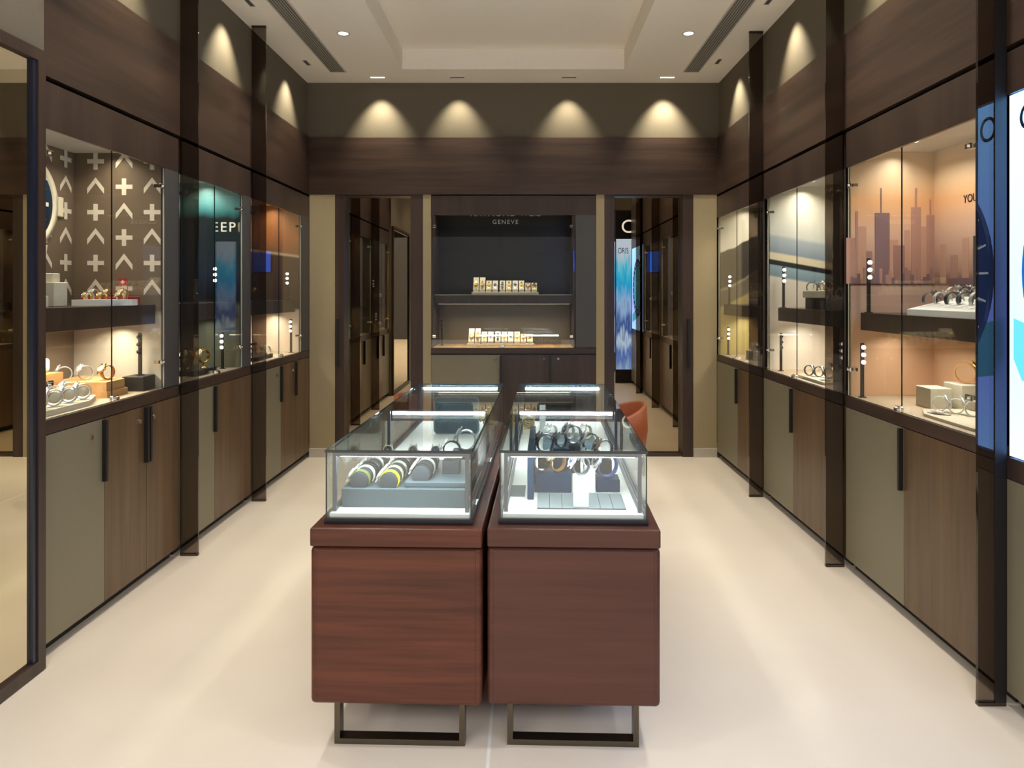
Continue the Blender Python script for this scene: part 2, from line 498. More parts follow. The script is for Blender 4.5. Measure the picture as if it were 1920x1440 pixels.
# ------------------------------------------------------------------ wall cabinets
def cabinet(side, y0, y1, oy0, oy1, zc, shz, doors, label, posters, backmat, k_up, k_low, temp, extra_strip=True, shelf_y=None):
    """side -1 left / +1 right; bay y0..y1, display opening oy0..oy1, counter height zc, shelf (z0, z1)"""
    face = XL if side < 0 else XR
    dmax = 0.48 if side < 0 else 0.455
    X = lambda d: face + side * d
    zt = 2.105; zi = 2.19
    t = empty('display_cabinet', (face, (y0 + y1) / 2, 0), label, 'cabinet', 'wall display cabinets')
    def B(m, d0, d1, a, b, z0, z1, mi=0, bev=0):
        m.box(X(d0), X(d1), a, b, z0, z1, mi, bev); return m
    near, far = oy0 - 0.016, oy1 + 0.016
    mb = MB()
    B(mb, 0.02, dmax + 0.02, y0 + 0.002, y1 - 0.002, 0.05, zc - 0.062)         # base box
    B(mb, 0.02, dmax, near, oy0, zc, zi); B(mb, 0.021, dmax + 0.02, y0 + 0.002, y1 - 0.002, zi, ZG - 0.022)                                # near side of the showcase
    mb.build('carcass', M['woodD'], t)
    mb = MB(); B(mb, 0.0, 0.020, y0 + 0.002, y1 - 0.002, zt, ZG - 0.022); mb.build('header_panel', M['woodD'], t)
    mb = MB(); B(mb, 0.0, dmax + 0.02, y0 + 0.002, y1 - 0.002, zc - 0.06, zc - 0.004); mb.build('countertop', M['woodH'], t)
    mb = MB(); B(mb, 0.012, dmax - 0.001, oy0 + 0.001, oy1 - 0.001, zc - 0.004, zc); mb.build('display_deck', M['deck'], t)
    mb = MB(); B(mb, 0.022, dmax - 0.001, oy0 + 0.001, oy1 - 0.001, zi - 0.006, zi - 0.0005); sf = mb.build('soffit', M['whitepaint'], t)
    mb = MB(); B(mb, 0.05, 0.06, y0 + 0.002, y1 - 0.002, 0, 0.05); mb.build('toe_kick', M['black'], t)
    # end panel facing the door of the shop carries the picture
    mb = MB(); B(mb, 0.021, dmax, oy1, far, zc, zi); ep = mb.build('end_panel', posters[0], t)
    mb = MB(); B(mb, dmax, dmax + 0.015, near, far, zc, zi); bp = mb.build('back_panel', backmat, t)
    # charcoal pilaster beside the opening
    mb = MB()
    if side < 0: B(mb, 0.0, 0.018, oy1 + 0.004, y1 - 0.002, zc, zt)
    else: B(mb, 0.0, 0.018, y0 + 0.002, oy0 - 0.004, zc, zt)
    mb.build('pilaster_panel', M['gpan'], t)
    # shelf
    sy0, sy1 = (oy0 + 0.002, oy1 - 0.002) if shelf_y is None else shelf_y
    mb = MB(); B(mb, 0.05, dmax - 0.002, sy0, sy1, shz[0], shz[1], bev=0.002); sh = mb.build('shelf', M['woodD'], t)
    mb = MB(); B(mb, 0.07, 0.085, sy0 + 0.03, sy1 - 0.03, shz[0] - 0.0008, shz[0]); st = mb.build('light_strip', M['ledw'], sh)
    if extra_strip:
        for q in (0.25, 0.75):
            yy = oy0 + (oy1 - oy0) * q
            mb = MB(); mb.lathe([(0, -0.010), (0.022, -0.010), (0.026, -0.0065), (0, -0.0065)], Matrix.Translation((X(0.2), yy, zi)), 16); mb.build('soffit_lamp', M['downlens'], sf)
    L = oy1 - oy0 - 0.1
    lamp('AREA', 'shelf_light', (X(0.22), (sy0 + sy1) / 2, shz[0] - 0.012), L_SHELF * k_low, temp, t, (0, 0, 0), shape='RECTANGLE', size=0.05, size_y=L, spread=R(150))
    lamp('AREA', 'top_light', (X(0.24), (oy0 + oy1) / 2, zi - 0.015), L_SHELF * k_up, temp, t, (0, 0, 0), shape='RECTANGLE', size=0.05, size_y=L, spread=R(140))
    # glass doors, two leaves
    ym = (oy0 + oy1) / 2
    for (a, b, hy) in ((oy0 + 0.002, ym - 0.0015, oy0 + 0.03), (ym + 0.0015, oy1 - 0.002, oy1 - 0.03)):
        mb = MB(); B(mb, 0.004, 0.009, a, b, zc + 0.002, zt - 0.003)
        for f in mb.bm.faces:
            n = f.normal
            f.normal_update()
            if abs(f.normal.x) < 0.5: f.material_index = 2 if abs(f.calc_center_median().y - ym) < 0.02 else 1
        g = mb.build('glass_door', [M['clear'], M['cedge'], M['gedge']], t)
        for hz in (zc + 0.14, zt - 0.10):
            mb = MB(); B(mb, -0.008, 0.003, hy - 0.018, hy + 0.018, hz - 0.012, hz + 0.012, 0, 0.003)
            B(mb, 0.011, 0.035, hy - 0.014, hy + 0.014, hz - 0.008, hz + 0.008)
            mb.cyl((X(-0.008), hy, hz), (X(-0.014), hy, hz), 0.007, 12)
            mb.build('hinge', M['chrome'], g)
    mb = MB(); B(mb, -0.014, 0.003, ym - 0.022, ym + 0.022, zc + 0.003, zc + 0.028, 0, 0.003)
    mb.cyl((X(-0.014), ym, zc + 0.016), (X(-0.026), ym, zc + 0.016), 0.009, 12)
    mb.build('door_lock', M['chrome'], t)
    # cupboard doors
    for (a, b, mk, hy, ky) in doors:
        mb = MB(); B(mb, 0.0, 0.018, a + 0.0015, b - 0.0015, 0.055, zc - 0.064)
        d = mb.build('door', M[mk], t)
        if hy is not None:
            mb = MB(); B(mb, -0.022, 0.0, hy - 0.007, hy + 0.007, zc - 0.345, zc - 0.068, 0, 0.002); mb.build('handle', M['black'], d)
        if ky is not None:
            mb = MB(); mb.cyl((X(0.0), ky, zc - 0.13), (X(-0.008), ky, zc - 0.13), 0.011, 14); mb.build('lock', M['chrome'], d)
    return t, ep, bp, X

# pictures
P_L1 = ramp('brown_print', [(0.0, (206, 196, 176)), (0.30, (206, 196, 176)), (0.33, (120, 104, 86)), (1.0, (112, 96, 78))], 2)  # pale part below the shelf is strong cabinet light put into the colour
P_L1b = plain('brown_backing', C(116, 100, 82), 0.6, noise=0.02)
P_L2 = ramp('teal_print', [(0.0, (110, 104, 84)), (0.33, (92, 90, 76)), (0.36, (16, 20, 24)), (0.513, (34, 44, 62)), (0.652, (26, 40, 46)), (0.802, (22, 34, 34)), (0.839, (66, 130, 130)), (0.885, (120, 176, 172)), (1.0, (168, 200, 190))], 2, wob=0.06, wscale=4)  # bluish tone above the shelf is a glass reflection put into the colour
P_L3 = ramp('tan_print', [(0.0, (226, 208, 186)), (0.33, (226, 208, 186)), (0.345, (70, 50, 40)), (0.685, (84, 60, 46)), (0.699, (214, 196, 168)), (0.713, (150, 100, 62)), (0.839, (186, 122, 74)), (1.0, (200, 140, 90))], 2, diag=0.05)
P_R1 = ramp('pale_sail_print', [(0.0, (206, 190, 128)), (0.31, (206, 190, 128)), (0.33, (132, 120, 102)), (0.42, (120, 110, 94)), (0.435, (176, 164, 138)), (0.45, (62, 58, 52)), (0.675, (56, 54, 50)), (0.685, (226, 220, 204)), (0.84, (190, 186, 172)), (1.0, (226, 218, 198))], 2, wob=0.10, wscale=2.2, diag=-0.16)  # gold below the shelf is warm cabinet light painted in
P_R2 = ramp('sea_and_wing_print', [(0.0, (226, 214, 196)), (0.508, (222, 210, 194)), (0.517, (122, 144, 156)), (0.573, (140, 164, 174)), (0.578, (22, 24, 32)), (0.601, (22, 24, 32)), (0.606, (222, 208, 176)), (0.638, (222, 208, 176)), (0.648, (134, 146, 158)), (0.727, (164, 172, 176)), (0.746, (206, 204, 194)), (1.0, (236, 228, 206))], 2, diag=0.06)
P_R3 = ramp('sunset_print', [(0.0, (206, 166, 130)), (0.28, (204, 162, 128)), (0.34, (204, 176, 160)), (0.445, (196, 166, 150)), (0.452, (120, 88, 78)), (0.475, (142, 108, 96)), (0.51, (186, 150, 136)), (0.67, (214, 178, 156)), (0.79, (228, 176, 128)), (0.87, (230, 198, 160)), (1.0, (228, 210, 184))], 2)  # orange tone below the shelf has the cabinet light painted in
P_BACK = ramp('black_backing', [(0.0, (118, 106, 86)), (0.32, (104, 94, 78)), (0.345, (30, 28, 27)), (0.85, (34, 33, 31)), (1.0, (64, 60, 48))], 2, rough=0.25, spec=0.5)

ZCL, ZCR = 0.945, 0.91
SHL, SHR = (1.285, 1.385), (1.255, 1.345)
dl = lambda a, b, m, h=None, k=None: (a, b, m, h, k)
L1, epL1, bpL1, XLd = cabinet(-1, 2.72, 3.80, 2.735, 3.655, ZCL, SHL,
    [dl(2.72, 3.13, 'gdoor', 3.118, 3.03), dl(3.13, 3.475, 'woodV', 3.462, 3.41), dl(3.475, 3.80, 'woodV', 3.488, 3.54)],
    'left wall display cabinet nearest the mirror, plus and chevron panel inside', [P_L1], P_L1b, 5.0, 7.0, WARM)
L2, epL2, bpL2, _ = cabinet(-1, 3.83, 4.80, 3.845, 4.66, ZCL, SHL,
    [dl(3.83, 4.24, 'gdoor', 4.228, None), dl(4.24, 4.80, 'woodV', None, None)],
    'middle left wall display cabinet with teal panel and two gold watches', [P_L2], P_L1b, 5.0, 2.0, (0.9, 0.96, 0.86))
L3, epL3, bpL3, _ = cabinet(-1, 4.83, 6.09, 4.845, 5.88, ZCL, SHL,
    [dl(4.83, 5.39, 'gdoor', 5.378, 5.29), dl(5.39, 5.735, 'woodV', 5.722, 5.66), dl(5.735, 6.09, 'woodV', None, None)],
    'left wall display cabinet next to the back wall, tan panel inside', [P_L3], P_L3, 4.0, 7.0, WARM)
R1, epR1, bpR1, XRd = cabinet(1, 4.93, 6.09, 5.03, 6.06, ZCR, SHR,
    [dl(5.50, 6.09, 'gdoor', 5.512, None), dl(4.93, 5.50, 'woodV', None, None)],
    'right wall display cabinet next to the back wall, pale sail picture inside', [P_R1], P_R1, 8.0, 4.0, WARM)
R2, epR2, bpR2, _ = cabinet(1, 3.68, 4.90, 3.80, 4.835, ZCR, SHR,
    [dl(4.36, 4.90, 'gdoor', 4.372, None), dl(3.68, 4.36, 'woodV', None, None)],
    'middle right wall display cabinet with pale sea and wing picture', [P_R2], P_R2, 9.0, 7.0, (1.0, 0.92, 0.80), shelf_y=(3.802, 4.76))
R3, epR3, bpR3, _ = cabinet(1, 2.45, 3.645, 2.60, 3.63, ZCR, SHR,
    [dl(3.085, 3.645, 'gdoor', 3.097, None), dl(2.45, 3.085, 'woodV', None, None)],
    'right wall display cabinet with orange sunset skyline picture', [P_R3], P_R3, 5.0, 4.0, (1.0, 0.93, 0.82), shelf_y=(2.602, 3.59))

# plus and chevron print in the first left cabinet, on its end panel and its back panel
def symbols(parent, place, cols, rowz, sz):
    mb = MB()
    t_ = sz * 0.26
    for i, u in enumerate(cols):
        for j, z in enumerate(rowz):
            if (i + j) % 2 == 0:
                place(mb, [(u - sz/2, z - t_/2), (u + sz/2, z - t_/2), (u + sz/2, z + t_/2), (u - sz/2, z + t_/2)])
                place(mb, [(u - t_/2, z + t_/2), (u + t_/2, z + t_/2), (u + t_/2, z + sz/2), (u - t_/2, z + sz/2)])
                place(mb, [(u - t_/2, z - sz/2), (u + t_/2, z - sz/2), (u + t_/2, z - t_/2), (u - t_/2, z - t_/2)])
            else:
                h = sz * 0.42
                place(mb, [(u - sz/2, z - h), (u, z + 0.02), (u, z + 0.02 + t_*1.3), (u - sz/2, z - h + t_*1.3)])
                place(mb, [(u, z + 0.02), (u + sz/2, z - h), (u + sz/2, z - h + t_*1.3), (u, z + 0.02 + t_*1.3)])
    return mb.build('printed_pattern', M['symbol'], parent)
symbols(epL1, lambda mb, p: mb.prism(p, 'y', 3.6548, 3.6536), [-2.265, -2.115, -1.967], [2.14, 2.006, 1.872, 1.738, 1.604, 1.470], 0.088)
symbols(bpL1, lambda mb, p: mb.prism(p, 'x', -2.3798, -2.3786), [3.59, 3.44, 3.29, 3.14, 2.99], [2.14, 2.006, 1.872, 1.738, 1.604, 1.470], 0.088)
# dark blue dial picture as a relief on the back panel of that cabinet
def big_dial(parent, y, z):
    Mx = Matrix.Translation((-2.379, y, z)) @ Matrix.Rotation(PI/2, 4, 'Y')
    pic = None
    mb = MB()
    mb.lathe([(0, 0.002), (0.235, 0.002), (0.235, 0.012), (0.20, 0.014), (0.20, 0.006), (0, 0.006)], Mx, 48)
    mb.prism([(y - 0.16, z - 0.20), (y + 0.16, z - 0.20), (y + 0.11, z - 0.50), (y - 0.11, z - 0.50)], 'x', -2.3785, -2.370)
    mb.prism([(y - 0.16, z + 0.12), (y + 0.16, z + 0.12), (y + 0.15, z + 0.16), (y - 0.15, z + 0.16)], 'x', -2.3785, -2.370)
    mb.box(-2.378, -2.366, y + 0.235, y + 0.275, z - 0.05, z + 0.05, bev=0.004)
    pic = mb.build('watch_picture', M['cream'], parent)
    mb = MB(); mb.lathe([(0, 0.0065), (0.198, 0.0065), (0.198, 0.008), (0, 0.008)], Mx, 48)
    mb.build('picture_dial', M['navy'], pic)
    mb = MB()
    for k in range(12):
        a = k * PI / 6
        Mk = Mx @ Matrix.Rotation(a, 4, 'Z')
        mb.box(0.11, 0.165, -0.01, 0.01, 0.0082, 0.0105, M=Mk)
    mb.box(-0.02, 0.10, -0.008, 0.008, 0.0107, 0.0125, M=Mx @ Matrix.Rotation(R(200), 4, 'Z'))
    mb.build('picture_markers', M['letterW'], pic)
big_dial(bpL1, 3.28, 1.885)

# skyline print in the sunset cabinet
def skyline():
    rnd = random.Random(3)
    cols_ = [C(176, 136, 122), C(158, 122, 114), C(128, 102, 108), C(194, 152, 132)]
    mats = [plain('skyline_tone', c, 0.6, noise=0.02) for c in cols_]
    mb = MB()
    def tower(x, w_, h, mi, lay):
        mb.box(x - w_/2, x + w_/2, 3.6285 - 0.0008 * lay, 3.6298, 1.495, 1.495 + h, mi)
    for x, w_, h, mi, lay in ((1.705, .05, .24, 0, 1), (1.735, .012, .38, 0, 2), (1.762, .045, .30, 3, 1), (1.80, .03, .17, 1, 2), (1.868, .075, .37, 2, 3), (1.862, .006, .50, 2, 1), (1.925, .05, .23, 3, 1),
                     (1.955, .06, .20, 1, 2), (2.00, .03, .28, 3, 1), (2.045, .05, .40, 0, 2), (2.045, .01, .50, 0, 1), (2.09, .045, .30, 3, 1), (2.12, .04, .36, 0, 3), (2.12, .008, .44, 0, 1)):
        tower(x, w_, h, mi, lay)
    for k in range(26):
        tower(1.71 + 0.0165 * k, 0.016, rnd.uniform(0.02, 0.09), rnd.choice((0, 1, 2)), 4 + k % 2)
    mb.build('printed_skyline', mats, epR3)
    mb = MB()
    for y, w_, h, mi in ((3.55, .05, .20, 3), (3.46, .06, .14, 0), (3.37, .05, .22, 3), (3.28, .07, .16, 0), (3.17, .05, .12, 3), (3.05, .07, .2, 0), (2.92, .06, .13, 3), (2.8, .07, .18, 0)):
        mb.box(2.1385, 2.1398, y - w_/2, y + w_/2, 1.495, 1.495 + h, mi)
    mb.box(2.1378, 2.1398, 2.75, 3.50, 1.485, 1.52, 2)
    mb.build('printed_skyline', mats, bpR3)
skyline()
text_part('YOU', 0.055, bpR3, M['letterK'], (2.1385, 3.385, 1.885), (0, -1, 0), (0, 0, 1), stretch=0.9)

# ------------------------------------------------------------------ back display cabinet
def back_cabinet():
    t = empty('display_cabinet', (-0.10, YB, 0), 'black-backed display cabinet in the middle of the back wall', 'cabinet', 'wall display cabinets')
    x0, x1, ox = -0.831, 0.624, 0.425
    zt, zc = 2.13, 0.962
    mb = MB(); mb.box(x0 + 0.002, x1 - 0.002, YB + 0.02, 6.60, 0.05, zc - 0.05); mb.box(ox, ox + 0.016, YB + 0.022, 6.60, zc, 2.25); mb.box(x0 + 0.002, x0 + 0.014, YB + 0.022, 6.60, zc, 2.25); mb.box(x0 + 0.002, x1 - 0.002, YB + 0.022, 6.60, 2.25, ZG - 0.01)
    mb.build('carcass', M['woodD'], t)
    mb = MB(); mb.box(x0 + 0.002, x1 - 0.002, YB, YB + 0.02, zt, ZG - 0.01); mb.build('header_panel', M['woodD'], t)
    mb = MB(); mb.box(x0 + 0.002, x1 - 0.002, YB - 0.004, 6.60, zc - 0.05, zc - 0.004); mb.build('countertop', M['woodX'], t)
    mb = MB(); mb.box(x0 + 0.015, ox - 0.001, YB + 0.012, 6.59, zc - 0.004, zc); mb.build('display_deck', M['oak'], t)
    mb = MB(); mb.box(x0 + 0.015, ox - 0.001, 6.58, 6.598, zc, 2.249); bp = mb.build('back_panel', P_BACK, t)
    mb = MB(); mb.box(ox + 0.018, x1 - 0.002, YB, YB + 0.018, zc, zt); mb.build('pilaster_panel', M['gpan'], t)
    mb = MB(); mb.box(x0 + 0.0155, ox - 0.002, YB + 0.10, 6.578, 1.345, 1.43); sh = mb.build('shelf', M['woodD'], t)
    mb = MB(); mb.box(x0 + 0.0155, ox - 0.002, YB + 0.096, YB + 0.0995, 1.424, 1.43); mb.build('shelf_edge', M['cedge'], sh)
    mb = MB(); mb.box(x0 + 0.05, ox - 0.03, YB + 0.12, YB + 0.135, 1.3442, 1.345); mb.build('light_strip', M['ledw'], sh)
    lamp('AREA', 'top_light', (-0.2, YB + 0.12, 2.235), L_SHELF * 4.5, WARM, t, (R(-10), 0, 0), shape='RECTANGLE', size=1.1, size_y=0.05, spread=R(140))
    lamp('AREA', 'shelf_light', (-0.2, YB + 0.16, 1.332), L_SHELF * 4.0, WARM, t, (0, 0, 0), shape='RECTANGLE', size=1.1, size_y=0.05, spread=R(150))
    xm = (x0 + ox) / 2
    for a, b, hx in ((x0 + 0.004, xm - 0.0015, x0 + 0.03), (xm + 0.0015, ox + 0.008, ox - 0.02)):
        mb = MB(); mb.box(a, b, YB + 0.003, YB + 0.009, zc + 0.002, zt - 0.002)
        for f in mb.bm.faces:
            f.normal_update()
            if abs(f.normal.y) < 0.5: f.material_index = 2 if abs(f.calc_center_median().x - xm) < 0.02 else 1
        g = mb.build('glass_door', [M['clear'], M['cedge'], M['gedge']], t)
        for hz in (zc + 0.10, zt - 0.10):
            mb = MB(); mb.box(hx - 0.016, hx + 0.016, YB - 0.008, YB + 0.003, hz - 0.012, hz + 0.012, bev=0.003); mb.box(hx - 0.012, hx + 0.012, YB + 0.009, YB + 0.03, hz - 0.008, hz + 0.008)
            mb.build('hinge', M['chrome'], g)
    mb = MB(); mb.box(xm - 0.022, xm + 0.022, YB - 0.014, YB + 0.003, zc + 0.003, zc + 0.028, bev=0.003); mb.cyl((xm, YB - 0.014, zc + 0.016), (xm, YB - 0.026, zc + 0.016), 0.009, 12)
    mb.build('door_lock', M['chrome'], t)
    mb = MB(); mb.box(x0 + 0.002, -0.221, YB, YB + 0.018, 0.055, zc - 0.064); d = mb.build('door', M['gdoor'], t)
    mb = MB(); mb.box(-0.226, -0.212, YB - 0.022, YB - 0.0005, 0.60, zc - 0.07, bev=0.002); mb.build('handle', M['black'], d)
    mb = MB(); mb.cyl((-0.262, YB, 0.865), (-0.262, YB - 0.008, 0.865), 0.011, 14); mb.build('lock', M['chrome'], d)
    for a, b, kx, hx in ((-0.218, 0.222, 0.165, 0.212), (0.225, x1 - 0.002, 0.29, None)):
        mb = MB(); mb.box(a, b, YB, YB + 0.018, 0.055, zc - 0.064); d = mb.build('door', M['woodD'], t)
        mb = MB(); mb.cyl((kx, YB, 0.865), (kx, YB - 0.008, 0.865), 0.011, 14); mb.build('lock', M['chrome'], d)
        if hx:
            mb = MB(); mb.box(hx, hx + 0.014, YB - 0.022, YB - 0.0005, 0.60, zc - 0.07, bev=0.002); mb.build('handle', M['black'], d)
    mb = MB(); mb.box(x0 + 0.002, x1 - 0.002, YB + 0.05, YB + 0.06, 0, 0.05); mb.build('toe_kick', M['black'], t)
    text_part('RAYMOND WEIL', 0.085, bp, M['letterW'], (-0.19, 6.579, 2.172), (1, 0, 0), (0, 0, 1), align='CENTER', space=1.05)
    text_part('GENEVE', 0.058, bp, M['letterW'], (-0.19, 6.579, 2.098), (1, 0, 0), (0, 0, 1), align='CENTER', space=1.25)
    return t
back_cabinet()

# ------------------------------------------------------------------ smoked glass fins between the bays
def fin(side, y, label, z1=ZC, edge=False):
    face = XL if side < 0 else XR
    xa, xb = face - side * 0.0985, face - side * 0.001
    t = empty('smoked_glass_fin', ((xa + xb) / 2, y, 0), label, 'glass fin', 'smoked glass fins along the walls')
    mb = MB(); mb.box(xa, xb, y, y + 0.012, 0.012, z1 - 0.012); mb.build('glass_pane', M['smoke'], t)
    mb = MB(); mb.box(xa, xb, y - 0.003, y + 0.015, 0, 0.012); mb.build('floor_channel', M['bronze'], t)
    mb = MB(); mb.box(xa, xb, y - 0.003, y + 0.015, z1 - 0.012, z1); mb.build('ceiling_channel', M['black'], t)
    if edge:
        mb = MB(); mb.box(xb - 0.040, xb, y - 0.004, y - 0.0005, 0.0125, z1 - 0.0125); mb.build('edge_strip', M['black'], t)
fin(-1, 3.815, 'smoked glass fin on the left wall, the nearer of the two')
fin(-1, 4.81, 'smoked glass fin on the left wall, the one nearer the back wall')
fin(1, 4.91, 'smoked glass fin on the right wall, the one nearest the back wall')
fin(1, 3.66, 'smoked glass fin on the right wall between the sunset and sea cabinets')
fin(1, 2.43, 'smoked glass fin on the right wall beside the blue lightbox', edge=True)

# ------------------------------------------------------------------ lightbox in the nearest right bay
def lightbox_mat():
    m, nt, b, out = new_mat('blue_backlit_picture')
    nt.nodes.remove(b)
    N = nt.nodes.new; L = nt.links.new
    tc = N('ShaderNodeTexCoord'); sp = N('ShaderNodeSeparateXYZ'); L(tc.outputs['Generated'], sp.inputs[0])
    r = N('ShaderNodeValToRGB'); cr = r.color_ramp
    for k in range(3): cr.elements.new(0.5)
    for e, (p, c) in zip(cr.elements, ((0, (1.0, 2.1, 4.6)), (0.30, (0.85, 1.3, 4.4)), (0.55, (0.9, 1.7, 4.6)), (0.80, (1.0, 2.2, 4.7)), (1, (1.05, 2.5, 4.8)))):
        e.position = p; e.color = c + (1,)
    L(sp.outputs[2], r.inputs['Fac'])
    e = N('ShaderNodeEmission'); e.inputs[1].default_value = 1.0
    L(r.outputs['Color'], e.inputs[0]); L(e.outputs[0], out.inputs['Surface'])
    return m
def lightbox():
    y0, y1 = 1.36, 2.425
    t = empty('lightbox_cabinet', (XR, (y0 + y1) / 2, 0), 'tall blue backlit poster cabinet at the right edge nearest the entrance', 'lightbox')
    mb = MB(); mb.box(XR + 0.02, 2.15, y0, y1, 0.05, ZG - 0.022); mb.build('carcass', M['woodD'], t)
    mb = MB()
    mb.box(XR, XR + 0.02, y0, y1, 2.14, ZG - 0.022); mb.box(XR, XR + 0.02, y0, y1, 0.80, 0.875); mb.box(XR, XR + 0.02, y0, y0 + 0.03, 0.875, 2.14)
    mb.build('frame', M['woodD'], t)
    mb = MB(); mb.box(XR + 0.006, XR + 0.0195, y0 + 0.032, y1 - 0.004, 0.88, 2.135); p = mb.build('lit_panel', lightbox_mat(), t)
    white = emit('backlit_white', (0.85, 0.95, 1.0, 1), 3.0); blue = emit('backlit_blue', (0.02, 0.16, 0.62, 1), 1.0); cy = emit('backlit_cyan', (0.12, 0.55, 1.0, 1), 1.6)
    Mx = Matrix.Translation((XR + 0.0055, 1.93, 1.52)) @ Matrix.Rotation(-PI/2, 4, 'Y')
    mb = MB(); mb.lathe([(0.33, 0.0), (0.43, 0.0), (0.43, 0.001), (0.33, 0.001), (0.33, 0.0)], Mx, 64); ring = mb.build('printed_bezel', blue, p)
    mb = MB(); mb.lathe([(0, 0.0), (0.327, 0.0), (0.327, 0.001), (0, 0.001)], Mx, 64); mb.build('printed_dial', cy, p)
    mb = MB()
    for k in range(24):
        a = k * PI / 12; mb.box(0.35, 0.40, -0.004, 0.004, 0.0012, 0.0018, M=Mx @ Matrix.Rotation(a, 4, 'Z'))
    mb.build('printed_marks', white, ring)
    mb = MB(); mb.prism([(1.45, 1.10), (2.40, 1.36), (2.40, 1.22), (2.36, 1.15), (1.45, 0.98)], 'x', XR + 0.0048, XR + 0.0058); mb.build('printed_strap', cy, p)
    text_part('ORIS', 0.13, p, M['letterK'], (XR + 0.0055, 2.375, 2.0), (0, -1, 0), (0, 0, 1), stretch=0.9, space=1.2)
    mb = MB(); mb.box(XR, XR + 0.018, y0, y1, 0.055, 0.797); mb.build('door', M['gdoor'], t)
    mb = MB(); mb.box(XR + 0.05, XR + 0.06, y0, y1, 0, 0.05); mb.build('toe_kick', M['black'], t)
lightbox()

# ------------------------------------------------------------------ tall mirror on the left pier
def tall_mirror():
    x1, x0 = -1.845, -1.8745
    y1 = 2.668; y0 = 1.30
    t = empty('tall_mirror', (x0, (y0 + y1) / 2, 0), 'tall brown framed mirror on the pier at the left edge', 'mirror')
    zt = 2.375
    mb = MB()
    mb.box(x0, x1, y1 - 0.04, y1, 0.004, zt); mb.box(x0, x1, y0, y0 + 0.04, 0.004, zt)
    mb.box(x0, x1, y0 + 0.04, y1 - 0.04, 0.004, 0.05); mb.box(x0, x1, y0 + 0.04, y1 - 0.04, zt - 0.045, zt)
    mb.build('frame', M['woodD'], t)
    mb = MB()
    mb.box(x0, x1 - 0.006, y1 - 0.062, y1 - 0.041, 0.051, zt - 0.046); mb.box(x0, x1 - 0.006, y0 + 0.041, y0 + 0.062, 0.051, zt - 0.046)
    mb.build('inner_bead', plain('blue_black_bead', C(28, 34, 52), 0.3, noise=0), t)
    mb = MB(); mb.box(x0, x0 + 0.012, y0 + 0.063, y1 - 0.063, 0.051, zt - 0.046); mb.build('mirror_pane', M['mirror'], t)
tall_mirror()

